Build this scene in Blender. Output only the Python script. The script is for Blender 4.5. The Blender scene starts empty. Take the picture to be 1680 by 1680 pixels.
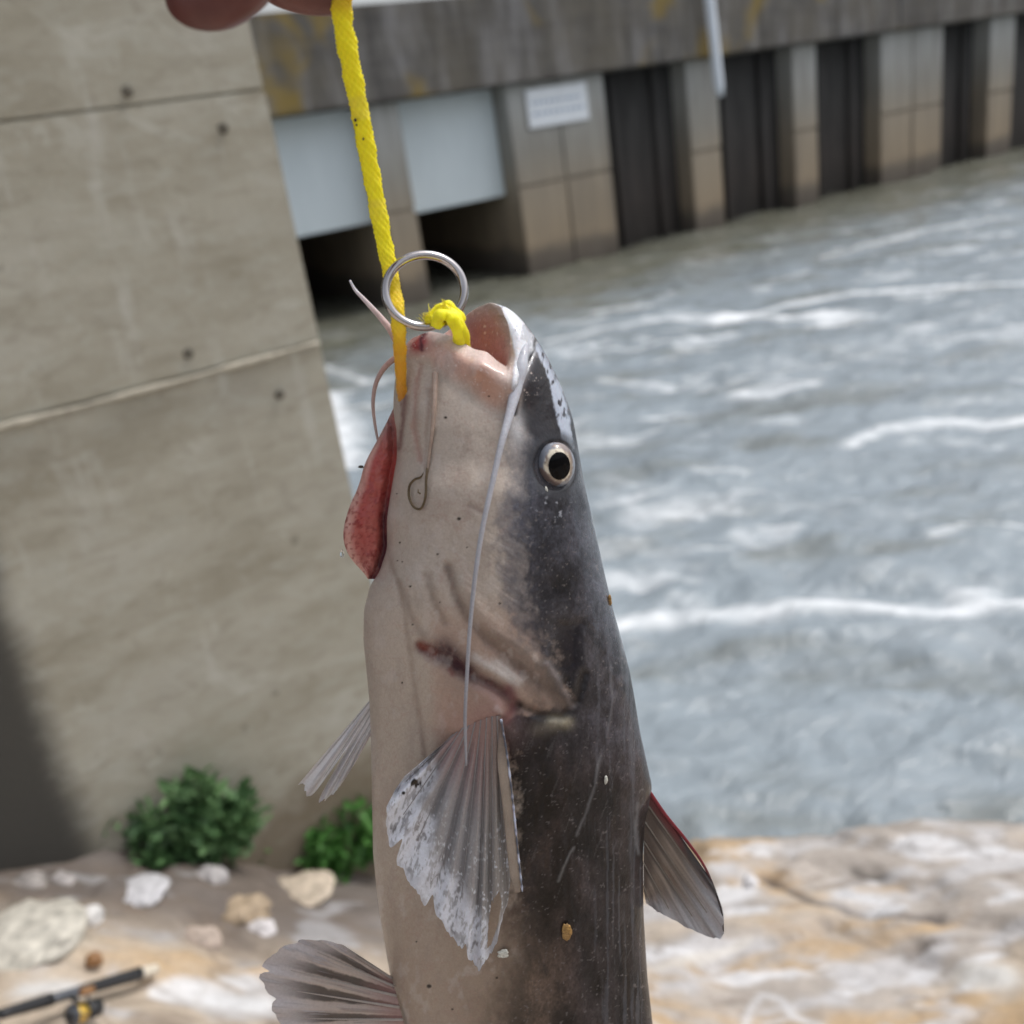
import bpy, bmesh, math, random
import numpy as np
from mathutils import Vector
random.seed(7); RS = np.random.RandomState(11)
S = bpy.context.scene; COL = S.collection
# ------------------------------------------------------------------ camera
FP = 1610.0; TH = math.radians(22); RO = math.radians(8.8)
CAM = np.array([0., 0., 3.])
Fv = np.array([0, math.cos(TH), -math.sin(TH)])
R0 = np.array([1., 0, 0]); U0 = np.array([0, math.sin(TH), math.cos(TH)])
Rv = math.cos(RO)*R0 - math.sin(RO)*U0
Uv = math.sin(RO)*R0 + math.cos(RO)*U0
cd = bpy.data.cameras.new('camera'); cam = bpy.data.objects.new('camera', cd); COL.objects.link(cam)
from mathutils import Matrix
M = Matrix(((Rv[0], Uv[0], -Fv[0], CAM[0]), (Rv[1], Uv[1], -Fv[1], CAM[1]), (Rv[2], Uv[2], -Fv[2], CAM[2]), (0, 0, 0, 1)))
cam.matrix_world = M
cd.sensor_width = 36; cd.lens = 36*FP/1680; cd.clip_start = .02; cd.clip_end = 600
cd.dof.use_dof = True; cd.dof.focus_distance = .505; cd.dof.aperture_fstop = 6.8
S.camera = cam
# ------------------------------------------------------------------ sky and light
SUN_EL, SUN_AZ = math.radians(60), math.radians(75)       # azimuth measured from +Y clockwise
w = bpy.data.worlds.new('World'); S.world = w; w.use_nodes = True
nt = w.node_tree; bg = nt.nodes['Background']
sk = nt.nodes.new('ShaderNodeTexSky'); sk.sky_type = 'NISHITA'; sk.sun_disc = False
sk.sun_elevation = SUN_EL; sk.sun_rotation = SUN_AZ; sk.dust_density = 4; sk.air_density = 1.0; sk.ozone_density = 1
hs = nt.nodes.new('ShaderNodeHueSaturation'); hs.inputs['Saturation'].default_value = .30
nt.links.new(sk.outputs[0], hs.inputs['Color']); nt.links.new(hs.outputs[0], bg.inputs[0]); bg.inputs[1].default_value = .13
sl = bpy.data.lights.new('sun', 'SUN'); sl.energy = 1.0; sl.angle = math.radians(12); sl.color = (1, .96, .9)
so = bpy.data.objects.new('sun', sl); COL.objects.link(so)
sd = Vector((math.sin(SUN_AZ)*math.cos(SUN_EL), math.cos(SUN_AZ)*math.cos(SUN_EL), math.sin(SUN_EL)))
so.rotation_euler = sd.to_track_quat('Z', 'Y').to_euler()
S.view_settings.view_transform = 'Standard'; S.view_settings.look = 'None'; S.view_settings.gamma = 1
S.view_settings.use_curve_mapping = False; S.view_settings.exposure = 0.46

# ------------------------------------------------------------------ numpy helpers
def ray(px, py): return Fv + Rv*((px-840)/FP) + Uv*((840-py)/FP)
def atz(px, py, z=0.):
    v = ray(px, py); return CAM + v*((z-CAM[2])/v[2])
SC = .5/FP; TILT = .3
def W(px, py, dd=0.):
    """a point of the hanging fish: outline position plus depth offset (same unit) from the fish's mid plane"""
    px, py, dd = np.broadcast_arrays(np.asarray(px, float), np.asarray(py, float), np.asarray(dd, float))
    dep = .5 + TILT*(py-900)*SC + dd*SC
    v = Fv + Rv*((px[..., None]-840)/FP) + Uv*((840-py[..., None])/FP)
    return CAM + v*dep[..., None]
def sst(a, b, x): t = np.clip((x-a)/(b-a), 0, 1); return t*t*(3-2*t)
def hsh(i, j, s): 
    v = np.sin(i*127.1+j*311.7+s*74.7)*43758.5453; return v-np.floor(v)
def vn(x, y, s=0):
    i = np.floor(x); j = np.floor(y); u = x-i; v = y-j; u = u*u*(3-2*u); v = v*v*(3-2*v)
    return (hsh(i, j, s)*(1-u)+hsh(i+1, j, s)*u)*(1-v)+(hsh(i, j+1, s)*(1-u)+hsh(i+1, j+1, s)*u)*v
def fbm(x, y, o=4, s=0):
    r = 0; a = .5; t = 0
    for k in range(o): r = r+a*vn(x*2**k+17.3*k, y*2**k-9.1*k, s+k); t += a; a *= .55
    return r/t
def pdist(px, py, pts):
    """distance to a polyline and the place along it 0..1"""
    best = np.full(px.shape, 1e9); tt = np.zeros(px.shape); n = len(pts)-1
    for k in range(n):
        ax, ay = pts[k][:2]; bx, by = pts[k+1][:2]; dx, dy = bx-ax, by-ay
        t = np.clip(((px-ax)*dx+(py-ay)*dy)/(dx*dx+dy*dy+1e-12), 0, 1)
        d = np.hypot(px-ax-t*dx, py-ay-t*dy); m = d < best
        best = np.where(m, d, best); tt = np.where(m, (k+t)/n, tt)
    return best, tt
def pin(px, py, pts, soft):
    """soft mask, 1 inside polygon"""
    inside = np.zeros(px.shape, bool); n = len(pts)
    for k in range(n):
        ax, ay = pts[k]; bx, by = pts[(k+1) % n]
        c = ((ay > py) != (by > py)) & (px < (bx-ax)*(py-ay)/((by-ay) if by != ay else 1e-9)+ax)
        inside ^= c
    d, _ = pdist(px, py, list(pts)+[pts[0]])
    return sst(-soft, soft, np.where(inside, d, -d))
def cr(pts, n):
    """catmull-rom through points"""
    p = np.array(pts, float); p = np.vstack([2*p[0]-p[1], p, 2*p[-1]-p[-2]]); m = len(p)-3
    t = np.linspace(0, m, n); i = np.minimum(t.astype(int), m-1); u = (t-i)[:, None]
    a, b, c, d = p[i], p[i+1], p[i+2], p[i+3]
    return .5*((2*b)+(-a+c)*u+(2*a-5*b+4*c-d)*u*u+(-a+3*b-3*c+d)*u**3)

def mkmesh(name, V, Fq, mat, parent=None, col=None, smooth=True):
    V = np.asarray(V, np.float32).reshape(-1, 3); Fq = np.asarray(Fq, np.int32)
    me = bpy.data.meshes.new(name)
    if len(Fq) and Fq.ndim == 2:
        k = Fq.shape[1]; me.vertices.add(len(V)); me.vertices.foreach_set('co', V.ravel())
        me.loops.add(Fq.size); me.loops.foreach_set('vertex_index', Fq.ravel())
        me.polygons.add(len(Fq)); me.polygons.foreach_set('loop_start', np.arange(0, Fq.size, k, dtype=np.int32))
        me.polygons.foreach_set('loop_total', np.full(len(Fq), k, np.int32))
        me.update(calc_edges=True); me.validate()
    if smooth: me.polygons.foreach_set('use_smooth', np.ones(len(me.polygons), bool))
    if col is not None:
        a = me.color_attributes.new('Col', 'FLOAT_COLOR', 'POINT'); c = np.asarray(col, np.float32).reshape(-1, col.shape[-1])
        if c.shape[1] == 3: c = np.hstack([c, np.full((len(c), 1), .4, np.float32)])
        a.data.foreach_set('color', c.ravel())
    me.materials.append(mat)
    o = bpy.data.objects.new(name, me); COL.objects.link(o)
    if parent: o.parent = parent
    return o
def gridfaces(n, m, cu=False, cv=False, off=0):
    I = np.arange(n if cu else n-1); J = np.arange(m if cv else m-1)
    i, j = np.meshgrid(I, J, indexing='ij'); i2 = (i+1) % n; j2 = (j+1) % m
    return np.stack([i*m+j, i*m+j2, i2*m+j2, i2*m+j], -1).reshape(-1, 4)+off
def tube(path, rad, n=10, flat=1., mod=None):
    """closed tube along path (k,3) with radii; returns V, F"""
    P = np.asarray(path, float); k = len(P); rad = np.broadcast_to(rad, (k,))
    T = np.gradient(P, axis=0); T /= np.linalg.norm(T, axis=1)[:, None]
    up = Fv
    A = np.cross(T, up); A /= np.linalg.norm(A, axis=1)[:, None]+1e-9; B = np.cross(A, T)
    ph = np.linspace(0, 2*math.pi, n, endpoint=False)
    r = rad[:, None]*np.ones(n)
    if mod is not None: r = r*mod(np.linspace(0, 1, k)[:, None], ph[None])
    V = P[:, None]+r[..., None]*(A[:, None]*np.cos(ph)[None, :, None]+B[:, None]*np.sin(ph)[None, :, None]*flat)
    V = V.reshape(-1, 3); Fc = gridfaces(k, n, cv=True)
    c0 = len(V); V = np.vstack([V, P[0], P[-1]])
    a = np.arange(n); b = (a+1) % n
    e = np.vstack([np.stack([b, a, np.full(n, c0), np.full(n, c0)], 1), np.stack([a+(k-1)*n, b+(k-1)*n, np.full(n, c0+1), np.full(n, c0+1)], 1)])
    return V, Fc, e
def mktube(name, path, rad, mat, parent=None, n=10, flat=1., mod=None, col=None):
    V, Fq, e = tube(path, rad, n, flat, mod)
    me = bpy.data.meshes.new(name); me.from_pydata(V.tolist(), [], Fq.tolist()+[r[:3].tolist() for r in e]); me.update()
    me.polygons.foreach_set('use_smooth', [True]*len(me.polygons)); me.materials.append(mat)
    if col is not None:
        a = me.color_attributes.new('Col', 'FLOAT_COLOR', 'POINT'); k = len(path)
        c = np.vstack([np.repeat(col, n, axis=0), col[0], col[-1]]); c = np.hstack([c, np.full((len(c), 1), .35)])
        a.data.foreach_set('color', c.astype(np.float32).ravel())
    o = bpy.data.objects.new(name, me); COL.objects.link(o)
    if parent: o.parent = parent
    return o
def empty(name, loc):
    o = bpy.data.objects.new(name, None); o.location = loc; o.empty_display_size = .05; COL.objects.link(o)
    return o
def adopt(ch, par):
    ch.parent = par; ch.matrix_parent_inverse = Matrix.Translation(par.location).inverted()
def tag(o, label, cat, group=None, kind=None):
    if label: o['label'] = label
    if cat: o['category'] = cat
    if group: o['group'] = group
    if kind: o['kind'] = kind
    return o

# ------------------------------------------------------------------ material helpers
class NT:
    def __init__(s, name):
        s.m = bpy.data.materials.new(name); s.m.use_nodes = True; s.t = s.m.node_tree
        s.b = s.t.nodes['Principled BSDF']; s.out = s.t.nodes['Material Output']
    def n(s, ty, **kw):
        x = s.t.nodes.new(ty)
        for k, v in kw.items():
            if k.startswith('_'): setattr(x, k[1:], v)
            else: x.inputs[k.replace('_', ' ')].default_value = v
        return x
    def l(s, a, b): s.t.links.new(a, b)
    def noise(s, vec, scale, detail=4, rough=.55, stretch=None, dist=0):
        if stretch:
            mp = s.n('ShaderNodeMapping'); s.l(vec, mp.inputs['Vector']); mp.inputs['Scale'].default_value = stretch; vec = mp.outputs[0]
        x = s.n('ShaderNodeTexNoise'); s.l(vec, x.inputs['Vector'])
        x.inputs['Scale'].default_value = scale; x.inputs['Detail'].default_value = detail; x.inputs['Roughness'].default_value = rough; x.inputs['Distortion'].default_value = dist
        return x.outputs['Fac']
    def ramp(s, fac, stops):
        x = s.n('ShaderNodeValToRGB'); s.l(fac, x.inputs[0]); e = x.color_ramp.elements
        while len(e) < len(stops): e.new(.5)
        for k, (p, c) in enumerate(stops): e[k].position = p; e[k].color = (c, c, c, 1) if not hasattr(c, '__len__') else (*c[:3], 1)
        return x.outputs[0]
    def mix(s, fac, a, b, mode='MIX'):
        x = s.n('ShaderNodeMix', _data_type='RGBA', _blend_type=mode)
        for sock, v in ((x.inputs[0], fac), (x.inputs[6], a), (x.inputs[7], b)):
            if isinstance(v, (int, float)): sock.default_value = v
            elif isinstance(v, tuple): sock.default_value = (*v[:3], 1)
            else: s.l(v, sock)
        return x.outputs[2]
    def bump(s, h, strength, dist=.01):
        x = s.n('ShaderNodeBump'); x.inputs['Strength'].default_value = strength; x.inputs['Distance'].default_value = dist
        s.l(h, x.inputs['Height']); s.l(x.outputs[0], s.b.inputs['Normal']); return x
    def geo(s): return s.n('ShaderNodeNewGeometry').outputs['Position']
def simple(name, c, rough=.5, metal=0, var=.15, scale=60, bump=.15, coat=0):
    m = NT(name); p = m.geo(); nz = m.noise(p, scale, 4)
    c2 = tuple(x*(1-var) for x in c); c3 = tuple(min(1, x*(1+var)) for x in c)
    m.l(m.ramp(nz, [(.3, c2), (.7, c3)]), m.b.inputs['Base Color'])
    m.b.inputs['Roughness'].default_value = rough; m.b.inputs['Metallic'].default_value = metal; m.b.inputs['Coat Weight'].default_value = coat
    if bump: m.bump(nz, bump, .3/scale)
    return m.m

# concrete -----------------------------------------------------------------
WD = np.array([math.cos(math.radians(30.4)), math.sin(math.radians(30.4)), 0.]); WN = np.array([WD[1], -WD[0], 0.])
def wallvec(m):
    """position turned so that x runs along the dam and the wall"""
    mp = m.n('ShaderNodeMapping'); m.l(m.geo(), mp.inputs['Vector']); mp.inputs['Rotation'].default_value = (0, 0, -math.radians(30.4)); return mp.outputs[0]
def concrete(name, kind):
    m = NT(name); p = wallvec(m)
    if kind == 'wall':
        big = m.noise(p, 1.6, 5, .6, (1, 1, 1.6)); st = m.noise(p, 4, 5, .62, (.5, .5, 2.6), .6); drip = m.noise(p, 7, 4, .6, (1.2, 1, .25)); fine = m.noise(p, 120, 3)
        base = m.ramp(big, [(.30, (.28, .255, .195)), (.5, (.36, .34, .275)), (.70, (.42, .405, .35))])
        base = m.mix(.26, base, m.ramp(st, [(.35, (.20, .18, .135)), (.62, (.42, .41, .36))]))
        base = m.mix(m.ramp(drip, [(.60, 0.), (.74, .55)]), base, (.52, .52, .48)); ef = m.noise(p, 3.2, 6, .7, (1, 1, 1.5), 1.2); base = m.mix(m.ramp(ef, [(.58, 0.), (.68, .5)]), base, (.50, .50, .45))
        sp = m.noise(p, 11, 3, .5); base = m.mix(m.ramp(sp, [(.70, 0.), (.76, .5)]), base, (.12, .11, .085))
        # wet brown band near the bottom of the wall and the soft shade painted dark at its left end
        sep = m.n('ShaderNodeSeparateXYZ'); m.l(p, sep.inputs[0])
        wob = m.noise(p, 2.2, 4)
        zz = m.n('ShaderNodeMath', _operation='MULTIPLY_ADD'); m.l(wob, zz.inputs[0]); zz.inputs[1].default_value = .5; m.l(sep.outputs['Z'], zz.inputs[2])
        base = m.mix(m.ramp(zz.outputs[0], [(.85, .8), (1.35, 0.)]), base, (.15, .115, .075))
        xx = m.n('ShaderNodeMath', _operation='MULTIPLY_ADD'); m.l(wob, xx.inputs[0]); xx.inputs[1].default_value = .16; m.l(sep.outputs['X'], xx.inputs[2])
        mr = m.n('ShaderNodeMapRange'); m.l(xx.outputs[0], mr.inputs[0]); mr.inputs[1].default_value = SHADE_S-.08+.08; mr.inputs[2].default_value = SHADE_S+.07+.08; mr.inputs[3].default_value = 1; mr.inputs[4].default_value = 0
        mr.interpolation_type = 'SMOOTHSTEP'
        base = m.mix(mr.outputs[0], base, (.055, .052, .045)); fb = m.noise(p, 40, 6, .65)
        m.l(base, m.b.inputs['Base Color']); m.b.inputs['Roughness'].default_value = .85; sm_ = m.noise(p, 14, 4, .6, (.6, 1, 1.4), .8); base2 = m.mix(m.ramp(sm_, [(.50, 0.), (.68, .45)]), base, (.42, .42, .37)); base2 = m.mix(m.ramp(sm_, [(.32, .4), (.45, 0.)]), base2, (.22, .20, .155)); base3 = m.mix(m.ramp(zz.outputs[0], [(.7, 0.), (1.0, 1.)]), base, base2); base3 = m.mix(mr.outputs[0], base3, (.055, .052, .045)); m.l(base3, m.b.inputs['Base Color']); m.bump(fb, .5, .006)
    elif kind == 'beam':
        big = m.noise(p, .7, 5, .65); dr = m.noise(p, 2.2, 6, .65, (1.3, 1, .22)); ho = m.noise(p, 2.5, 4, .6, (.3, 1, 2.5)); ye = m.noise(p, .85, 3, .5, (1, 1, .8), .4)
        base = m.ramp(dr, [(.32, (.04, .037, .038)), (.5, (.11, .104, .10)), (.66, (.26, .255, .26))])
        base = m.mix(.35, base, m.ramp(ho, [(.3, (.06, .056, .05)), (.7, (.18, .17, .155))]))
        base = m.mix(m.ramp(big, [(.4, 0.), (.65, .5)]), base, (.15, .13, .095))
        base = m.mix(m.ramp(ye, [(.57, 0.), (.68, .75)]), base, (.25, .17, .03))
        m.l(base, m.b.inputs['Base Color']); m.b.inputs['Roughness'].default_value = .9; m.bump(dr, .4, .03)
    else:
        big = m.noise(p, 1.2, 5, .6); dr = m.noise(p, 2.5, 5, .6, (1.6, 1, .2)); sep = m.n('ShaderNodeSeparateXYZ'); m.l(p, sep.inputs[0])
        zr = m.n('ShaderNodeMapRange'); m.l(sep.outputs['Z'], zr.inputs[0]); zr.inputs[1].default_value = 0; zr.inputs[2].default_value = 3.6
        dark = kind == 'dark'
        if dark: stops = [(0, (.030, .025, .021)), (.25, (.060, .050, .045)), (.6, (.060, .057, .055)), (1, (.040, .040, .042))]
        else: stops = [(0, (.10, .085, .07)), (.09, (.15, .125, .10)), (.16, (.34, .27, .19)), (.45, (.34, .29, .225)), (.62, (.33, .315, .28)), (.8, (.40, .40, .385)), (1, (.45, .46, .45))]
        wv = m.n('ShaderNodeMath', _operation='MULTIPLY_ADD'); m.l(big, wv.inputs[0]); wv.inputs[1].default_value = .12
        sb = m.n('ShaderNodeMath', _operation='SUBTRACT'); m.l(zr.outputs[0], sb.inputs[0]); sb.inputs[1].default_value = .06; m.l(sb.outputs[0], wv.inputs[2])
        base = m.ramp(wv.outputs[0], stops)
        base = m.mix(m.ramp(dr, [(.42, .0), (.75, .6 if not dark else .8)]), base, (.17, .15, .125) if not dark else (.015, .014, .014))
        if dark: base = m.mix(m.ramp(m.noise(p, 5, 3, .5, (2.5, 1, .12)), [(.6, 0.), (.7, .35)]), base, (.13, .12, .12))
        m.l(base, m.b.inputs['Base Color']); m.b.inputs['Roughness'].default_value = .85; m.bump(dr, .3, .02)
    return m.m

# the walls' geometry in (s, z) on a vertical plane at distance q from the camera's foot
def onplane(px, py, q):
    v = ray(px, py); t = (q-CAM@WN)/(v@WN); P = CAM+v*t; return P@WD, P[2]
QW = -3.25                                                   # abutment face
SHADE_S = onplane(60, 1150, QW)[0]  # left of this the wall's soft shade is painted in
QD = -16.5                                                   # dam face
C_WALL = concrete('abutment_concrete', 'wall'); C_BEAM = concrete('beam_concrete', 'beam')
C_PIER = concrete('pier_concrete', 'pier'); C_DARK = concrete('recess_concrete', 'dark')  # recess copy is darkened: the bay shade is put into its colour
def sq(s, q, z): return WD*s+WN*q+np.array([0, 0, z])
def box(name, s0, s1, q0, q1, z0, z1, mat, parent=None, bev=.0, jit=0, cuts=0):
    """box between two places along the wall; q1 > q0 is nearer to the camera"""
    bm = bmesh.new(); bmesh.ops.create_cube(bm, size=1)
    for v in bm.verts:
        v.co = Vector(((s1-s0)*v.co.x, (q1-q0)*v.co.y, (z1-z0)*v.co.z))
    if bev: bmesh.ops.bevel(bm, geom=bm.edges[:], offset=bev, segments=2, affect='EDGES')
    if cuts: bmesh.ops.subdivide_edges(bm, edges=bm.edges[:], cuts=cuts, use_grid_fill=True)
    Mx = Matrix(((WD[0], WN[0], 0, 0), (WD[1], WN[1], 0, 0), (0, 0, 1, 0), (0, 0, 0, 1)))
    bm.transform(Mx); bmesh.ops.recalc_face_normals(bm, faces=bm.faces[:])
    me = bpy.data.meshes.new(name); bm.to_mesh(me); bm.free(); me.materials.append(mat)
    o = bpy.data.objects.new(name, me); o.location = sq((s0+s1)/2, (q0+q1)/2, (z0+z1)/2); COL.objects.link(o)
    if parent: adopt(o, parent)
    return o

# ------------------------------------------------------------------ near abutment wall
sE = onplane(520, 540, QW)[0]
zJ1 = onplane(205, 175, QW)[1]; zJ2 = onplane(257, 628, QW)[1]; dz = zJ1-zJ2
wall = empty('abutment_wall', sq(sE-2, QW-.5, 0)); tag(wall, 'huge pale concrete wall with board marks filling the left side behind the fish', 'concrete wall')
zs = [zJ1+dz, zJ1, zJ2, -.9]
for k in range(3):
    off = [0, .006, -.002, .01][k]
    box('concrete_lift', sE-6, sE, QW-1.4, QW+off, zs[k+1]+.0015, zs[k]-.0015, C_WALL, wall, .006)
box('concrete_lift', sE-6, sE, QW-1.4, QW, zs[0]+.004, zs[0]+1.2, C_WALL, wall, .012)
m_lip = simple('lift_lip_mortar', (.42, .39, .32), .8, 0, .2, 30)
for z, o in ((zJ2, .018),):                       # the raised seam of mortar between two lifts
    pts = [sq(s, QW+o+.003*math.sin(s*7), z+.004*math.sin(s*4+z)-.006) for s in np.linspace(sE-5.8, sE-.01, 60)]
    mktube('joint_lip', pts, [.009+.004*math.sin(i*1.7) for i in range(60)], m_lip, None, 6)
    adopt(bpy.context.scene.objects[-1] if False else COL.objects[-1], wall)
m_hole = simple('tie_hole_dark', (.11, .10, .08), .9, 0, .3, 80)
for (x, y) in ((210, 150), (367, 210), (310, 580), (460, 648)):
    s, z = onplane(x, y, QW+.012)
    bm = bmesh.new(); bmesh.ops.create_cone(bm, cap_ends=True, segments=12, radius1=.017, radius2=.012, depth=.012)
    bm.transform(Matrix.Rotation(math.radians(90), 4, 'X')); bm.transform(Matrix.Rotation(math.radians(30.4), 4, 'Z'))
    me = bpy.data.meshes.new('tie_hole'); bm.to_mesh(me); bm.free(); me.materials.append(m_hole)
    o = bpy.data.objects.new('tie_hole', me); o.location = sq(s, QW+.012, z); COL.objects.link(o); adopt(o, wall)

# ------------------------------------------------------------------ dam across the river
zB = np.mean([onplane(800, 147, QD)[1], onplane(1300, 75, QD)[1], onplane(450, 190, QD)[1]])
zT = np.mean([onplane(590, 11, QD)[1], onplane(740, -2, QD)[1]])
def ss(x, y): return onplane(x, y, QD)[0]
piers = [  # left edge, right edge of the lit front face (mid height pixel), labels
    (628, 680, 330), (848, 1005, 290), (1133, 1183, 230), (1303, 1342, 200), (1445, 1546, 160), (1622, 1662, 130)]
dam = empty('dam', sq(8, QD-2, 0)); tag(dam, 'long low concrete dam with square piers and dark gate bays across the river', 'dam')
s_end = 40.
box('deck_beam', -8, 22, QD-3, QD+.28, zB, zT, C_BEAM, dam, .04)
box('deck_beam', 22.02, s_end+6, QD-3, QD+.28, zB, zT, C_BEAM, dam, .04)

sp = []
for (a, b, y) in piers: sp.append((ss(a, y), ss(b, y)))
gap = sp[3][0]-sp[2][0]
e = sp[-1][1]
sp += [(e+2.9, e+3.7), (e+6.3, e+8.6), (e+11.2, e+12)]; sp = [(sp[0][0]-3.4, sp[0][0]-2.5)]+sp
for i, (a, b) in enumerate(sp):
    p = box('pier', a+.02, b-.02, QD-7.4 if i < 4 else QD-.6, QD-.04, -1.5, zB-.003-.002*(i % 2), C_PIER, dam, .02)
    wide = b-a > 1.5; g = .018
    zc = zB*.47 if i != 99 else 0
    xs = [(a, (a+b)/2-g), ((a+b)/2+g, b)] if wide else [(a, b)]
    for (x0, x1) in xs:
        for (z0, z1) in ((-1.2, zc-g), (zc+g, zB-.006)):
            bl = box('concrete_block', x0, x1, QD-.05, QD+random.uniform(-.008, .012), z0, z1, C_PIER, None, .02); bl.parent = p
            bl.matrix_parent_inverse = Matrix.Translation(p.location).inverted() @ Matrix.Translation(dam.location) @ Matrix.Translation(dam.location).inverted()
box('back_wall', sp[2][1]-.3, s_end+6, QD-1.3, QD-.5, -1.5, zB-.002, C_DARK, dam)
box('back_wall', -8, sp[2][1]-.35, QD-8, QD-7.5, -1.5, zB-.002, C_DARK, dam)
box('bay_shade_cover', -8, sp[2][1]-.35, QD-7.45, QD-3.05, zB-.4, zB-.002, C_DARK, dam)  # added over the first bays, out of sight, to keep them dark
# vertical ribs and slots of the stop logs inside the bays
for i in range(len(sp)-1):
    a, b = sp[i][1], sp[i+1][0]
    if b-a < .6: continue
    if i < 2: continue
    for f_, wd in ((.22, .16), (.72, .30)):
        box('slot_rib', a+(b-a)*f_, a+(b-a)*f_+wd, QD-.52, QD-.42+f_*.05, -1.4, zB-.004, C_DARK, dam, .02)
m_gate = NT('gate_paint'); p = wallvec(m_gate)
m_gate.l(m_gate.mix(m_gate.ramp(m_gate.noise(p, 2, 5, .6, (1, 1, .4)), [(.35, 0.), (.8, .5)]), (.74, .82, .86), (.58, .66, .70)), m_gate.b.inputs['Base Color']); m_gate.b.inputs['Roughness'].default_value = .5
g1b = onplane(540, 375, QD-.7)[1]; g2b = onplane(760, 335, QD-.7)[1]
for i, (zb) in ((0, g1b), (1, g2b)):
    a, b = sp[i][1], sp[i+1][0]
    g = box('gate_panel', a+.01, b-.01, QD-.9, QD-.45, (g1b+g2b)/2, zB-.004, m_gate.m, dam, .02)
# sign on the wide pier
a1 = onplane(868, 175, QD+.1); a2 = onplane(968, 172, QD+.1); t1 = onplane(915, 140, QD+.1)[1]; t2 = onplane(920, 203, QD+.1)[1]
m_sign = simple('sign_white', (.86, .90, .95), .4, 0, .04, 5, 0); m_ink = simple('sign_faded_print', (.42, .50, .62), .5, 0, .1, 20, 0)
sg = box('sign', a1[0], a2[0], QD+.02, QD+.05, t2, t1, m_sign, None, .008); tag(sg, 'white rectangular notice board fixed high on the wide dam pier', 'sign')
rr = random.Random(3)
for zf in (.64, .36):
    x = a1[0]+.10
    while x < a2[0]-.14:
        wd = rr.uniform(.05, .13)
        o = box('print_mark', x, x+wd, QD+.045, QD+.053, t2+(t1-t2)*zf-.035, t2+(t1-t2)*zf+.03, m_ink, None); o.parent = sg; o.matrix_parent_inverse = Matrix.Translation(sg.location).inverted()
        x += wd+.04
# white pipe hanging in front of the beam
pa = onplane(1158, -60, QD+.5); pb = onplane(1181, 158, QD+.5)
m_pvc = simple('white_pipe_plastic', (.78, .84, .92), .35, 0, .04, 8, 0)
pts = [sq(pa[0], QD+.5, pa[1])*(1-t)+sq(pb[0], QD+.5, pb[1])*t for t in np.linspace(0, 1, 14)]
pp = mktube('drain_pipe', pts, [.105]*13+[.085], m_pvc, None, 16); tag(pp, 'white plastic pipe hanging down across the dark beam of the dam', 'pipe')

# ------------------------------------------------------------------ river
def foam_world(pts): return [tuple(atz(x, y)[:2]) for x, y in pts]
ny, nx = 520, 620
yy = 1.2*np.power(90/1.2, np.linspace(0, 1, ny))
tt = np.linspace(-1, 1, nx)
Y = np.repeat(yy[:, None], nx, 1); X = tt[None]*(5+yy[:, None]*1.25)+yy[:, None]*.25
fa = math.radians(-9); sF = X*math.cos(fa)+Y*math.sin(fa); nF = -X*math.sin(fa)+Y*math.cos(fa); nDam = -X*WN[0]-Y*WN[1]                    # along and across the flow
def river_h(x, y, s, n):
    warp = fbm(s*.5, n*.5, 3, 5)*1.6
    h = .15*(fbm(s*.55+warp, n*1.1, 4, 1)-.5)+.13*(fbm(s*1.8+.6*warp, n*3.0+warp, 4, 2)-.5)+.06*(fbm(s*5, n*7, 3, 3)-.5)
    return h
H = river_h(X, Y, sF, nF)
foam = sst(.60, .80, fbm(sF*.8, nF*1.8+1.2*fbm(sF*1.4, nF*1.4, 3, 36)+.8*fbm(sF*.4, nF, 3, 9), 5, 21))*.55
foam += sst(.60, .78, fbm(sF*2.4+1.2*fbm(sF*2, nF*2, 3, 34), nF*3.6+1.5*fbm(sF*1.5, nF*1.5, 3, 35), 5, 33))*.42; foam *= .8; foam *= .12+.88*sst(4.6, 6.4, nF+.6*(fbm(sF, nF, 3, 58)-.5))
lines = [([(1000, 1022), (1060, 1010), (1150, 1000), (1260, 1002), (1380, 988), (1500, 992), (1700, 985)], .10, 1.15),
 ([(1390, 728), (1450, 705), (1540, 690), (1620, 688), (1700, 684)], .11, 1.1),
 ([(1180, 520), (1300, 492), (1400, 478), (1520, 470), (1700, 462)], .16, 1.0),
 ([(900, 560), (1000, 535), (1100, 520), (1230, 512), (1390, 518)], .24, .9), ([(1270, 640), (1330, 630)], .12, 1.1),
 ([(930, 585), (1060, 570), (1200, 548)], .14, .6), ([(990, 620), (1100, 628)], .12, .7),
 ([(1060, 850), (1130, 842), (1160, 850)], .07, .7), ([(1150, 900), (1200, 905)], .06, .5), ([(1540, 880), (1600, 862), (1680, 858)], .06, .7),
 ([(1560, 972), (1640, 969)], .04, .7), ([(960, 720), (1080, 700)], .05, .4), ([(1240, 860), (1320, 868)], .05, .4),
 ([(1480, 300), (1600, 285), (1700, 270)], .3, .8), ([(1350, 420), (1500, 380), (1700, 350)], .3, .5),
 ([(540, 640), (560, 700), (570, 760)], .30, 1.0), ([(530, 600), (600, 620)], .2, .8)]
edge = fbm(sF*4, nF*8, 4, 50)
for pts, wd, amp in lines:
    wp = foam_world(pts); wd = wd*(.18+.75*fbm(X*1.3, Y*2.6, 3, 17)); d, t = pdist(X+.10*(fbm(X*3, Y*3, 3, 8)-.5), Y+.16*(fbm(X*2.2, Y*2.2, 4, 6)-.5), wp)
    k = amp*np.exp(-(d/(wd*(.5+edge)))**1.5)*(.45+.8*fbm(X*4, Y*8, 3, 18)); foam += k; H += .025*k*sst(0, .3, 1-np.abs(2*t-1))
foam = np.clip(foam*(.35+1.2*fbm(sF*7, nF*13, 4, 71)), 0, 1)
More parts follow.
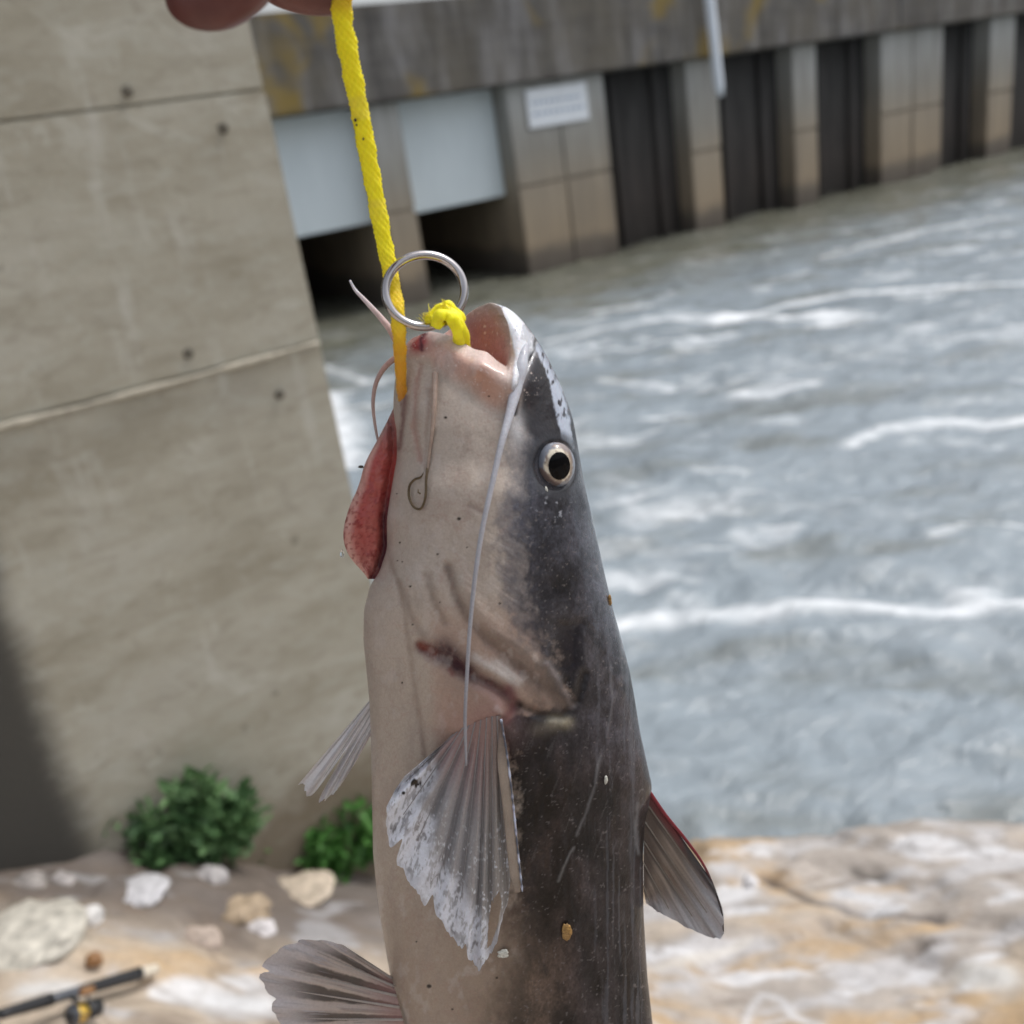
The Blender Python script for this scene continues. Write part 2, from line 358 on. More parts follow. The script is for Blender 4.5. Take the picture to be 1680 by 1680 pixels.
calm = sst(10.5, 15.5, nDam+1.2*(fbm(sF*.5, nF, 3, 57)-.5))                                     # smooth strip beside the piers; the dam's dark reflection painted olive
foam *= 1-.85*calm
silt = fbm(sF*.9, nF*2.4, 4, 91)
basec = np.stack([.26+0*X, .305+0*X, .34+0*X], -1)*(.88+.24*fbm(sF*2.2, nF*5, 4, 92))[..., None]; brown = np.array([.135, .135, .105])
k = np.clip(sst(.52, .78, silt)*.5+calm*.95, 0, 1)[..., None]
wc = basec*(1-k)+brown*k; wc = wc*(1-foam[..., None])+np.array([.82, .85, .88])*foam[..., None]
wr = .16+.45*foam
P = np.stack([X, Y, H-.02], -1)
m = NT('river_water'); at = m.n('ShaderNodeAttribute', _attribute_name='Col'); m.l(at.outputs['Color'], m.b.inputs['Base Color']); m.l(at.outputs['Alpha'], m.b.inputs['Roughness'])
wv = wallvec(m); n1 = m.noise(wv, 7, 5, .6, (.5, 1, 1), .5); m.bump(n1, .8, .06); m.b.inputs['IOR'].default_value = 1.33
river = mkmesh('river_water', P, gridfaces(ny, nx)[:, ::-1], m.m, None, np.concatenate([wc, wr[..., None]], -1)); tag(river, 'choppy grey river with white foam lines', None, None, 'structure')

# ------------------------------------------------------------------ rock bank
ny, nx = 420, 640
gx = np.linspace(-4.5, 4.5, nx); gy = np.linspace(-2.5, 4.4, ny)
X, Y = np.meshgrid(gx, gy)
def bank(x, y):
    sh = 3.30-.11*sst(.5, 1.3, x)-.10*np.clip(x-.9, 0, 9)**1.3+.12*(fbm(x*2.2, y*0+1, 4, 3)-.5)
    t = sh-y
    z = np.where(t > 0, .42*np.clip(t, 0, .8)+.34*np.clip(t-.8, 0, 1.6)+.2*np.clip(t-2.4, 0, 9), t*.8)
    z = z+.62*sst(-.3, -2.0, x)*sst(-.9, .2, t)+.06*sst(0, -.6, x)
    a = fbm(x*1.1+.4*fbm(x*2, y*2, 3, 5), y*1.9, 5, 40); strata = np.abs(((a*5) % 1)-.5)*2
    z = z+.32*(a-.5)+.016*(sst(.15, .85, strata)-.5)+.035*(fbm(x*4, y*6, 3, 44)-.5)+.010*(fbm(x*17, y*22, 3, 46)-.5)
    return z, a, strata, t
Z, A, ST, T = bank(X, Y)
def gpix(px, py):
    """where a sight line meets the bank"""
    v = ray(px, py); ts = np.linspace(1.5, 7, 1500)
    q = CAM[None]+v[None]*ts[:, None]; zz = bank(q[:, 0], q[:, 1])[0]; i = np.argmax(q[:, 2] < zz); return q[i]
n1 = fbm(X*1.7, Y*4.0, 5, 60); n2 = fbm(X*3.6, Y*8, 4, 61); n3 = fbm(X*1.3+5, Y*2.6, 4, 62)
c = np.array([.57, .475, .375])*np.ones(X.shape+(1,))
def mixc(c, k, col): k = np.clip(k, 0, 1)[..., None]; return c*(1-k)+np.array(col)*k
c = mixc(c, sst(.45, .6, n3)*.8, (.46, .42, .39)); c = mixc(c, sst(.50, .62, n1)*.85, (.56, .39, .22))
c = mixc(c, sst(.56, .68, fbm(X*3.1+9, Y*6, 5, 66))*.85, (.60, .59, .60)); c = mixc(c, sst(.64, .72, n2)*.9, (.78, .78, .80))
c = mixc(c, sst(.34, .2, n2)*.7, (.16, .12, .09)); c = mixc(c, sst(.12, .02, ST)*.4, (.16, .12, .09))
c = mixc(c, sst(.10, -.1, T)*.5+sst(.35, .05, T)*.25*n1, (.20, .17, .14))
mud = sst(-.15, -.75, X+.25*(n3-.5))*sst(1.05, .72, T+.15*(n1-.5)+.10*(X+1))
c = mixc(c, mud*.95, (.15, .125, .11)); c = mixc(c, mud*sst(.6, .7, n2)*.6, (.45, .45, .47))
for pts, wd, cc in (([(1255, 1440), (1330, 1478), (1420, 1500), (1540, 1508)], .02, (.13, .11, .10)), ([(1405, 1430), (1445, 1437)], .03, (.09, .08, .07)),
                    ([(1222, 1690), (1232, 1655), (1250, 1632), (1280, 1640), (1300, 1668), (1350, 1685)], .012, (.72, .72, .74)), ([(1070, 1590), (1150, 1570), (1230, 1540)], .012, (.72, .68, .62)),
                    ([(1225, 1440), (1232, 1465)], .03, (.8, .8, .82)), ([(1380, 1470), (1450, 1480)], .05, (.7, .71, .74)), ([(1590, 1600), (1650, 1605)], .035, (.8, .8, .78)),
                    ([(40, 1625), (120, 1620)], .03, (.8, .8, .8)), ([(350, 1640), (430, 1650)], .04, (.75, .76, .78)), ([(100, 1545), (30, 1530), (0, 1520)], .05, (.62, .60, .52))):
    wp = [tuple(gpix(x, y)[:2]) for x, y in pts]; d, _ = pdist(X, Y, wp); kk = np.exp(-(d/(wd*(.5+n2*1.2)))**2); c = mixc(c, kk*.9, cc)
    if cc[0] < .2: Z = Z-.02*kk
c = c*.88*(.84+.32*fbm(X*23, Y*23, 3, 70))[..., None]
m = NT('sandstone_bank'); at = m.n('ShaderNodeAttribute', _attribute_name='Col'); gp = m.geo()
fn = m.noise(gp, 45, 6, .65); m.l(m.mix(m.ramp(fn, [(.3, .22), (.6, 0.)]), at.outputs['Color'], (.14, .11, .085)), m.b.inputs['Base Color'])
m.b.inputs['Roughness'].default_value = .72; m.bump(fn, .6, .012)
bankob = mkmesh('rock_bank', np.stack([X, Y, Z], -1), gridfaces(ny, nx)[:, ::-1], m.m, None, c); tag(bankob, 'tan and white sandstone river bank', None, None, 'structure')
# river bed under everything, to the horizon
m_bed = simple('river_bed', (.16, .14, .11), .9, 0, .2, .5, 0)
bed = mkmesh('ground', [(-300, -300, -1.6), (300, -300, -1.6), (300, 300, -1.6), (-300, 300, -1.6)], [[0, 1, 2, 3]], m_bed, None, None, False); tag(bed, 'river bed', None, None, 'structure')

# loose stones ---------------------------------------------------------------
def stone(px, py, wpx, hpx, colr, label, seed):
    g = gpix(px, py); dist = np.linalg.norm(g-CAM); r = wpx*.5*dist/FP; rh = hpx*.62*dist/FP
    bm = bmesh.new(); bmesh.ops.create_icosphere(bm, subdivisions=4, radius=1)
    co = np.array([v.co for v in bm.verts]); nn = fbm(co[:, 0]*1.4+seed, co[:, 1]*1.4+co[:, 2]*1.9, 4, seed)
    n_ = np.round(nn*5)/5*.5+nn*.5
    for v, q in zip(bm.verts, n_): v.co = v.co*(.62+.7*q); v.co = Vector((v.co.x*r, v.co.y*r*.8, v.co.z*rh))
    bm.transform(Matrix.Rotation(seed*.7, 4, 'Z')) if wpx/hpx < 1.6 else None
    me = bpy.data.meshes.new('stone'); bm.to_mesh(me); bm.free(); me.polygons.foreach_set('use_smooth', [True]*len(me.polygons))
    me.materials.append(simple('stone_surface', tuple(.72*x+.28*y_ for x, y_ in zip(colr, (.34, .30, .27))), .75, 0, .35, 30, .5))
    o = bpy.data.objects.new('stone', me); o.location = (g[0], g[1], g[2]-rh*.40); COL.objects.link(o); tag(o, label, 'stone', 'loose stones on the river bank')
stone(310, 1412, 70, 48, (.25, .22, .22), 'pointed grey stone standing at the foot of the left weed clump', 3)
stone(345, 1438, 50, 36, (.38, .37, .38), 'pale grey stone just below the pointed grey stone by the weeds', 5)
stone(146, 1500, 46, 22, (.66, .66, .66), 'small bright white flat stone on the brown mud left of the middle', 8)
stone(225, 1462, 90, 16, (.55, .56, .60), 'long flat bluish white stone below the left weed clump', 12)
stone(98, 1445, 44, 26, (.36, .34, .34), 'rounded grey stone at the foot of the dark part of the wall', 15)
stone(20, 1535, 190, 44, (.56, .54, .47), 'large smooth cream boulder at the left edge above the fishing rod', 22)
stone(392, 1492, 92, 50, (.34, .25, .15), 'rusty tan angular stone left of the lower fin of the fish', 27)
stone(322, 1540, 62, 46, (.45, .36, .30), 'pinkish tan rounded stone below the rusty angular stone', 31)
stone(420, 1522, 54, 30, (.64, .62, .64), 'white rounded stone tucked right of the rusty angular stone', 34)
stone(480, 1466, 120, 12, (.56, .47, .36), 'flat orange tan slab stone beside the belly of the fish', 39)
stone(375, 1405, 40, 26, (.30, .27, .27), 'dull grey stone between the two weed clumps', 44)
stone(1232, 1450, 34, 36, (.72, .72, .75), 'bright white stone right of the dark back fin', 47)
stone(40, 1448, 60, 30, (.30, .28, .27), 'dim grey stone at the far left foot of the wall', 52)

# weeds ------------------------------------------------------------------------
def leafmat(name, c1, c2, c3):
    m = NT(name); nz = m.noise(m.geo(), 9, 3); rn = m.n('ShaderNodeNewGeometry').outputs['Random Per Island']
    m.l(m.mix(.5, m.ramp(nz, [(.3, c1), (.7, c3)]), m.ramp(rn, [(0, c1), (.5, c2), (1, c3)])), m.b.inputs['Base Color'])
    m.b.inputs['Roughness'].default_value = .5; m.b.inputs['Transmission Weight'].default_value = 0
    return m.m
M_L1 = leafmat('weed_leaf_green', (.03, .075, .028), (.07, .17, .055), (.20, .35, .15)); M_L2 = leafmat('weed_leaf_bright', (.03, .10, .02), (.07, .20, .045), (.14, .34, .08))
M_STEM = simple('weed_stem', (.10, .12, .05), .6)
def weed(px, py, wpx, hpx, n, mat, label, sparse=0):
    g = gpix(px, py); dist = np.linalg.norm(g-CAM); r = wpx*.5*dist/FP; h = hpx*dist/FP*1.05; rs = np.random.RandomState(int(px))
    root = empty('weed_clump', (g[0], g[1], g[2])); tag(root, label, 'weeds', 'green weeds at the foot of the wall')
    ns = 26; lv = []; lf = []; stems = []; sf = []
    tips = []
    for k in range(ns):
        a = rs.uniform(0, 6.28); rad = r*math.sqrt(rs.rand())*.95; base = np.array([rad*.55*math.cos(a), rad*.4*math.sin(a), 0])
        tip = np.array([rad*math.cos(a), rad*.55*math.sin(a), h*rs.uniform(.35, 1.)*(1-.55*(rad/r)**2)])
        pth = cr([base, base*.6+tip*.4+np.array([0, 0, h*.1]), tip], 8); tips.append(pth)
        V, Fq, e2 = tube(pth, np.linspace(.004, .0015, 8), 4); o0 = len(stems) and sum(len(s) for s in stems) or 0
        stems.append(V); sf.append(Fq+o0)
    for i in range(n):
        pth = tips[rs.randint(ns)]; q = pth[rs.randint(1, 8)] + rs.normal(0, .022, 3)*[1, .7, .7]; q[2] = max(q[2], -.01)
        L = rs.uniform(.02, .09); wd = L*rs.uniform(.12, .32); d = np.array([q[0]*1.1+rs.normal(0, .8)*r, q[1]*2+rs.normal(0, .5)*r-.02, rs.uniform(-.3, .9)*r*1.6+.02]); d /= np.linalg.norm(d)
        sd_ = np.cross(d, rs.normal(0, 1, 3)); sd_ /= np.linalg.norm(sd_); nn = np.cross(d, sd_)
        b = len(lv); lv += [q, q+d*L*.35+sd_*wd+nn*L*.08, q+d*L*.75+sd_*wd*.7+nn*L*.04, q+d*L-nn*L*.15, q+d*L*.75-sd_*wd*.7+nn*L*.04, q+d*L*.35-sd_*wd+nn*L*.08]
        lf += [[b, b+1, b+2, b+3], [b, b+3, b+4, b+5]]
    st = mkmesh('stems', np.vstack(stems), np.vstack(sf), M_STEM, root)
    fo = mkmesh('foliage', np.array(lv), np.array(lf), mat, root); fo['kind'] = 'stuff'
weed(322, 1412, 205, 150, 2300, M_L1, 'dark green leafy weed clump at the wall foot, left of the fish')
weed(562, 1425, 180, 150, 1900, M_L2, 'brighter green weed clump partly behind the belly of the fish')
weed(232, 1390, 70, 110, 260, M_L1, 'thin sparse weed at the left side of the dark green clump')
weed(415, 1400, 80, 40, 160, M_L2, 'low straggly weeds between the two green clumps')

# fishing rod on the rock ----------------------------------------------------------
M_BLK = simple('rod_black_grip', (.018, .019, .022), .45, 0, .3, 200, .3); M_GRY = simple('rod_grey_seat', (.12, .13, .15), .3, .4, .1, 100, 0)
M_BUTT = simple('rod_cream_butt', (.62, .56, .46), .5, 0, .1, 100, 0); M_GOLD = simple('reel_gold', (.75, .50, .10), .3, .8, .1, 100, 0); M_ORG = simple('orange_brown', (.26, .13, .05), .5, 0, .15, 60, .2)
def up(px, py, dz): g = gpix(px, py); return np.array([g[0], g[1], g[2]+dz])
A0 = up(262, 1604, .035); A1 = up(-40, 1704, .05); dr = A1-A0; Ln = np.linalg.norm(dr); dr /= Ln
rod = empty('fishing_rod', tuple(A0)); tag(rod, 'black fishing rod with spinning reel lying on the rock at lower left', 'fishing rod')
def seg(name, t0, t1, r0, r1, mat, n=14, par=rod):
    o = mktube(name, [A0+dr*(t0+(t1-t0)*k/6) for k in range(7)], np.linspace(r0, r1, 7), mat, None, n); adopt(o, rod); return o
k_ = Ln/290
seg('butt_cap', 0, 30*k_, .014, .017, M_BUTT); seg('rear_grip', 30*k_, 130*k_, .0185, .015, M_BLK)
seg('reel_seat', 130*k_, 175*k_, .014, .014, M_GRY); seg('front_grip', 175*k_, 250*k_, .017, .013, M_BLK); seg('blank', 250*k_, 900*k_, .010, .006, M_BLK)
side = np.cross(dr, [0, 0, 1]); side /= np.linalg.norm(side)
if side[1] > 0: side = -side
rc = A0+dr*150*k_; lowr = side*.045+np.array([0, 0, -.012])
f_ = mktube('reel_foot', [rc, rc+lowr*.6, rc+lowr*1.2], [.007, .006, .009], M_BLK, None, 8); adopt(f_, rod)
bodyc = rc+lowr*1.7
rb = mktube('reel_body', [bodyc-dr*.035, bodyc-dr*.03, bodyc, bodyc+dr*.012], [.012, .022, .024, .018], M_BLK, None, 16); adopt(rb, rod)
for nm, t0, t1, r_, mt in (('spool', .014, .045, .024, M_GOLD), ('spool_lip', .045, .050, .028, M_GRY), ('drag_knob', .051, .062, .013, M_BLK)):
    o = mktube(nm, [bodyc+dr*t0, bodyc+dr*(t0+t1)/2, bodyc+dr*t1], [r_]*3, mt, None, 20); o.parent = rb; o.matrix_parent_inverse = rb.matrix_parent_inverse.copy(); o.matrix_parent_inverse = Matrix.Translation(rod.location).inverted()
    o.matrix_parent_inverse = (Matrix.Identity(4))
hc = mktube('crank', [bodyc-dr*.02, bodyc-dr*.02-side*.0+np.array([.0, -.02, .045]), bodyc-dr*.03+np.array([.01, -.03, .085])], [.005, .004, .004], M_GRY, None, 8); adopt(hc, rod)
hk = mktube('crank_knob', [bodyc-dr*.045+np.array([.01, -.03, .09]), bodyc-dr*.01+np.array([.01, -.03, .09])], [.010, .010], M_ORG, None, 12); adopt(hk, rod)
bw = mktube('bail_wire', cr([bodyc+dr*.02+side*.03, bodyc+dr*.06+side*.02+np.array([0, 0, .03]), bodyc+dr*.03-side*.03+np.array([0, 0, .01])], 16), .002, M_GRY, None, 6); adopt(bw, rod)
oc = up(158, 1592, .02)
V, Fq, e_ = tube(cr([oc+[-.02, 0, 0], oc+[0, .01, .012], oc+[.022, 0, 0]], 8), [.006, .014, .02, .021, .021, .018, .012, .005], 12)
o = mktube('rusty_lump', cr([oc+[-.02, 0, 0], oc+[0, .01, .012], oc+[.022, 0, 0]], 8), [.006, .014, .02, .021, .021, .018, .012, .005], M_ORG, None, 12); tag(o, 'small rusty orange lump lying just above the fishing rod', 'float')  # small orange-brown lump on the rock

# ================================================================== THE FISH
vk = np.array([600, 640, 665, 700, 750, 800, 850, 900, 940, 960, 1000, 1050, 1100, 1150, 1200, 1300, 1400, 1450, 1500, 1550, 1600, 1650, 1700, 1800, 2000, 2300, 2600, 2750])
xlk = np.array([635, 628, 629, 650, 651, 642, 634, 635, 622, 607, 597, 596, 601, 606, 608, 610, 612, 617, 623, 631, 640, 649, 657, 675, 712, 770, 815, 830])
vr = np.array([600, 640, 680, 720, 760, 800, 850, 900, 950, 1000, 1050, 1100, 1150, 1200, 1250, 1290, 1320, 1350, 1400, 1500, 1600, 1700, 1800, 2000, 2300, 2600, 2750])
xrk = np.array([908, 926, 939, 946, 953, 960, 972, 983, 994, 1006, 1020, 1033, 1042, 1050, 1061, 1070, 1065, 1058, 1055, 1056, 1062, 1073, 1078, 1070, 1030, 960, 930])
vd = np.array([600, 660, 700, 800, 900, 1000, 1200, 1400, 1700, 2000, 2300, 2600, 2750]); Dk = np.array([75, 100, 118, 142, 158, 166, 160, 150, 136, 110, 75, 45, 36])
def smooth_interp(xs, ys):
    g = np.linspace(xs[0], xs[-1], 2200); v = np.interp(g, xs, ys); k = np.hanning(31); k /= k.sum()
    vp = np.concatenate([2*v[0]-v[15:0:-1], v, 2*v[-1]-v[-2:-17:-1]]); v = np.convolve(vp, k, 'valid'); return lambda q: np.interp(q, g, v)
XL, XR, DD = smooth_interp(vk, xlk), smooth_interp(vr, xrk), smooth_interp(vd, Dk)
def surf(px, py):
    xc = (XL(py)+XR(py))/2; hw = (XR(py)-XL(py))/2; return -DD(py)*np.sqrt(np.clip(1-((px-xc)/hw)**2, 0, 1))
# --- painted skin pattern with fold shading and glints, and relief, both in outline coordinates
STROKES = [  # points, width, colour, strength, relief (+ out)
 ([(692, 1060), (715, 1070), (740, 1085), (765, 1105), (800, 1120), (828, 1138), (842, 1160)], 10, (.055, .016, .018), 1.1, -10),
 ([(700, 1048), (735, 1062), (770, 1085), (805, 1100), (840, 1125), (852, 1150)], 12, (.36, .30, .26), .3, 7),
 ([(692, 1060), (704, 1066), (712, 1074)], 9, (.20, .04, .025), .9, 0),
 ([(728, 1062), (745, 1078), (768, 1098)], 17, (.055, .022, .030), 1.0, -2),
 ([(738, 1100), (742, 1106)], 6, (.20, .06, .05), .7, 0),
 ([(835, 1130), (843, 1150), (838, 1168), (830, 1178)], 9, (.22, .085, .095), .85, -4),
 ([(785, 1128), (808, 1140), (822, 1158)], 12, (.44, .29, .26), .7, 6),
 ([(800, 1170), (812, 1172)], 20, (.34, .19, .17), .5, 8), ([(790, 1188), (806, 1186), (826, 1180)], 7, (.12, .07, .07), .6, -2), ([(815, 1162), (820, 1168)], 5, (.62, .52, .50), .7, 2),
 ([(735, 930), (748, 975), (770, 1015), (800, 1050), (845, 1090), (890, 1125), (925, 1158)], 9, (.13, .085, .065), .62, -8),
 ([(760, 960), (785, 1005), (820, 1040), (870, 1078), (910, 1110)], 11, (.42, .35, .30), .25, 6),
 ([(700, 945), (712, 985), (730, 1020)], 7, (.17, .12, .09), .45, -4),
 ([(655, 955), (675, 1010), (695, 1045)], 6, (.19, .13, .10), .4, -3),
 ([(780, 1080), (815, 1100), (848, 1122)], 8, (.68, .66, .64), .6, 3), ([(815, 1085), (840, 1105), (856, 1118)], 5, (.70, .69, .68), .5, 2),  # white wet glints painted on the gill cover rim
 ([(850, 1155), (885, 1172), (922, 1176), (945, 1150), (958, 1105)], 7, (.022, .018, .018), .8, -12),
 ([(900, 1090), (922, 1130), (938, 1160)], 5, (.22, .20, .21), .45, 5),
 ([(934, 1035), (940, 1085)], 17, (.014, .012, .018), .9, -6),
 ([(905, 1183), (930, 1186)], 10, (.40, .36, .26), .7, 3),
 ([(880, 1195), (905, 1190)], 12, (.20, .18, .15), .5, 2),
 ([(638, 905), (652, 955), (664, 1010), (674, 1080), (684, 1150), (697, 1225), (706, 1300)], 5, (.26, .19, .15), .45, -5),
 ([(690, 600), (682, 640), (679, 700), (690, 755)], 5, (.36, .19, .16), .55, -4),
 ([(706, 640), (700, 700), (697, 770)], 4, (.30, .20, .16), .4, -3),
 ([(716, 590), (712, 640), (712, 700)], 4, (.40, .26, .22), .35, 3),
 ([(770, 830), (790, 838)], 5, (.20, .12, .11), .4, -2),
 ([(880, 545), (876, 575), (862, 605), (850, 640), (843, 680)], 3.2, (.012, .012, .016), .95, -7),
 ([(884, 540), (905, 580), (925, 625), (936, 660)], 2.2, (.012, .012, .016), .9, -4),
 ([(664, 652), (661, 690), (655, 735)], 5, (.13, .035, .035), .75, -4), ([(650, 620), (645, 680)], 8, (.36, .28, .22), .4, 2),
 ([(1010, 1010), (1018, 1060), (1020, 1110)], 3, (.13, .13, .14), .4, 2), ([(985, 1240), (975, 1290), (962, 1330), (945, 1370)], 2.5, (.20, .20, .21), .5, 1.5),
 ([(1000, 1090), (1005, 1150), (995, 1210)], 2.5, (.16, .16, .18), .5, 1.5), ([(940, 1390), (925, 1420), (915, 1445)], 2, (.22, .22, .22), .6, 1), ([(1046, 1320), (1044, 1360), (1048, 1400)], 3, (.17, .17, .18), .6, 2)]
LIPG = [(815, 493), (850, 498), (874, 525), (882, 560), (872, 595), (858, 625), (850, 655), (843, 652), (841, 618), (846, 585), (838, 545), (815, 515)]
SPK = RS.rand(60, 3)
SPECKS = [(731, 685, 2.6), (753, 851, 3.2), (820, 990, 2.2), (673, 962, 2), (656, 890, 1.8), (704, 1618, 4), (815, 1604, 2.4), (683, 1545, 1.6), (742, 1656, 2), (718, 909, 2), (766, 898, 1.6), (652, 920, 1.4), (660, 922, 1.3), (677, 1025, 1.8), (722, 988, 1.4), (651, 810, 1.6), (660, 1120, 1.6), (802, 650, 1.8)]
def skin(px, py):
    bx = np.interp(py, [560, 650, 750, 850, 950, 1000, 1050, 1100, 1160, 1185, 1250, 1480, 1560, 1680, 1800, 2700], [866, 856, 842, 838, 842, 850, 872, 884, 900, 822, 822, 838, 836, 800, 790, 800])
    sf = np.interp(py, [560, 900, 1160, 1190, 1450, 1600, 1700], [34, 40, 26, 12, 24, 55, 60])
    n1 = fbm(px/42, py/60, 5, 2); n2 = fbm(px/9, py/13, 4, 4); n3 = fbm(px/2.6, py/4, 3, 6)
    k = sst(-1, 1, (px-bx+85*(n1-.5)+40*(n2-.5)+14*(n3-.5))/sf)
    pale = np.array([.53, .455, .395])*np.ones(px.shape+(1,))
    pale = mixc(pale, sst(620, 720, py)*sst(1050, 900, py)*.35, (.46, .40, .35)); pale = mixc(pale, sst(900, 1200, py)*.6, (.44, .365, .295))
    pale = mixc(pale, sst(1300, 1650, py)*.55, (.33, .235, .165)); pale = mixc(pale, sst(700, 840, px)*sst(1350, 1650, py)*.5, (.22, .15, .10))
    pale = mixc(pale, sst(690, 720, px-(py-1000)*.05)*sst(960, 1050, py)*sst(1320, 1200, py)*.55, (.40, .25, .19))
    pale = mixc(pale, sst(.5, .8, n1)*.35, (.34, .25, .20)); pale = pale*(.93+.14*n3)[..., None]
    pale = mixc(pale, sst(800, 870, px)*sst(960, 640, py)*.35, (.44, .42, .42))
    dk = np.array([.034, .031, .037])*np.ones(px.shape+(1,))
    dk = mixc(dk, sst(1150, 800, py)*.75, (.052, .054, .070)); dk = mixc(dk, sst(850, 700, py)*.3+sst(.55, .8, n1)*.3, (.085, .085, .105)); dk = mixc(dk, sst(1180, 1300, py)*.6, (.024, .016, .013))
    dk = mixc(dk, sst(.42, .7, n1)*sst(1150, 1300, py)*sst(990, 880, px)*.45, (.070, .042, .030))
    dk = mixc(dk, sst(1400, 1650, py)*sst(960, 860, px)*.5, (.12, .085, .06))
    vein = sst(.06, .0, np.abs(fbm(px/30+n1, py/34, 5, 19)-.5)); dk = mixc(dk, vein*.14*sst(1250, 1100, py), (.13, .13, .15)); dk = dk*((.45+1.0*n3)*(.35+1.3*sst(.25, .75, n1))*(.7+.6*n2))[..., None]
    # pale scratches and slime strings that run down the dark flank
    wv = fbm(px/5+1.5*n1, py/150, 4, 12); dk = mixc(dk, sst(.60, .70, wv)*sst(940, 1010, px+.0*py)*.30, (.13, .14, .165)); wv2 = fbm((px+py*.35)/5, (py-px*.3)/60, 4, 14)
    dk = mixc(dk, sst(.74, .79, wv2)*.2, (.17, .16, .165))
    fl = fbm(px/5, py/5, 3, 15); dk = mixc(dk, sst(.74, .80, fl)*.5, (.20, .18, .18))
    c = pale*(1-k[..., None])+dk*k[..., None]; c = mixc(c, 4*k*(1-k)*.45*sst(1120, 1000, py), (.19, .185, .205))
    rg = .44-.06*k-.12*k*sst(1200, 1050, py)*sst(.35, .6, n1)
    # lips
    lipc, lt = pdist(px, py, [(668, 556), (706, 546), (740, 555), (775, 577), (800, 584), (832, 612)]); lp = sst(58, 22, lipc+8*(n1-.5)-lt*16+16*sst(.2, 0, lt))*sst(1.0, .9, px/870)
    c = mixc(c, lp*.85, (.64, .41, .35)); c = mixc(c, lp*sst(.35, .8, lt)*sst(12, 30, lipc)*.75, (.50, .25, .16)); c = mixc(c, sst(18, 4, lipc)*.6, (.76, .64, .60)); rg = rg-.22*lp  # the lip's lit top edge is painted whitish
    gm = pin(px+6*(n2-.5), py, LIPG, 3); c = mixc(c, gm*.95, (.48, .50, .56)); c = mixc(c, gm*sst(.38, .46, fbm(px/14, py/26, 4, 20))*.9, (.82, .85, .92)); rg = rg-.28*gm  # pale grey upper lip; its white sky reflection is painted on
    dwg = pin(px, py, [(880, 585), (897, 592), (918, 640), (930, 715), (905, 735), (868, 712), (850, 690), (858, 640)], 7); c = mixc(c, dwg*.95, (.024, .022, .027))
    d, t = pdist(px+8*(n2-.5), py, [(886, 570), (902, 602), (914, 640), (924, 690), (934, 735)]); st = sst(11, 7, d)*sst(.30, .42, fbm(px/9, py/20, 3, 22)); c = mixc(c, st*.95, (.50, .56, .68)); rg = rg-.25*st  # bluish sky sheen painted as a stripe on the snout
    c = mixc(c, np.exp(-((px-848)/12)**2-((py-702)/30)**2)*.75, (.62, .62, .64))  # wet sheen painted as a pale patch
    for pts, wd, cc, am, rl in STROKES:
        d, t = pdist(px+5*(n2-.5), py+5*(n1-.5), pts); c = mixc(c, np.exp(-(d/wd)**2)*am*(.55+.8*n2), cc)
    wd_ = pin(px+20*(n2-.5), py+14*(n1-.5), [(800, 1030), (850, 1045), (905, 1100), (938, 1155), (885, 1168), (850, 1125)], 16); c = mixc(c, wd_*.62, (.17, .13, .11))
    vn_ = sst(.035, .0, np.abs(fbm(px/26, py/26, 4, 27)-.5)); c = mixc(c, vn_*(1-k)*.16, (.34, .15, .13)); c = mixc(c, sst(.55, .75, fbm(px/16, py/40, 4, 28))*(1-k)*.22, (.30, .24, .21)); c = mixc(c, sst(.60, .75, fbm(px/20+9, py/30, 4, 29))*(1-k)*.25, (.60, .55, .52))
    rd = np.exp(-((px-685)/17)**2-((py-560)/17)**2)*(.6+.9*n2); c = mixc(c, rd*1.3, (.36, .06, .06)); c = mixc(c, np.exp(-(pdist(px+8*(n2-.5), py, [(698, 546), (690, 556), (692, 574)])[0]/3.5)**2)*1.0, (.10, .005, .010)); c = mixc(c, np.exp(-(pdist(px, py, [(676, 560), (686, 552)])[0]/3)**2)*.6, (.62, .30, .27)); c = mixc(c, sst(.72, .78, fbm(px/4, py/4, 3, 97))*sst(70, 40, lipc)*.6, (.75, .66, .62))
    c = mixc(c, np.exp(-((px-780)/60)**2-((py-1195)/45)**2)*.5, (.34, .17, .15))
    for (x, y, r) in SPECKS: c = mixc(c, sst(r*1.3, r*.7, np.hypot(px-x, (py-y)*1.2))*.95, (.03, .02, .015))
    # socket shading is relief, the lid is grey
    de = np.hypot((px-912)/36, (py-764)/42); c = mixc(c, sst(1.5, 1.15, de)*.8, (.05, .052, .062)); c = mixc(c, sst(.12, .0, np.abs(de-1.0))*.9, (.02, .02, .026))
    sl_ = fbm(px/8, py/8, 4, 24); c = mixc(c, sst(.68, .74, sl_)*np.exp(-((px-905)/30)**2-((py-835)/18)**2), (.42, .44, .50))
    rg = rg+.10*(n2-.5)
    return np.concatenate([np.clip(c, .004, .9), np.clip(rg, .10, .8)[..., None]], -1)
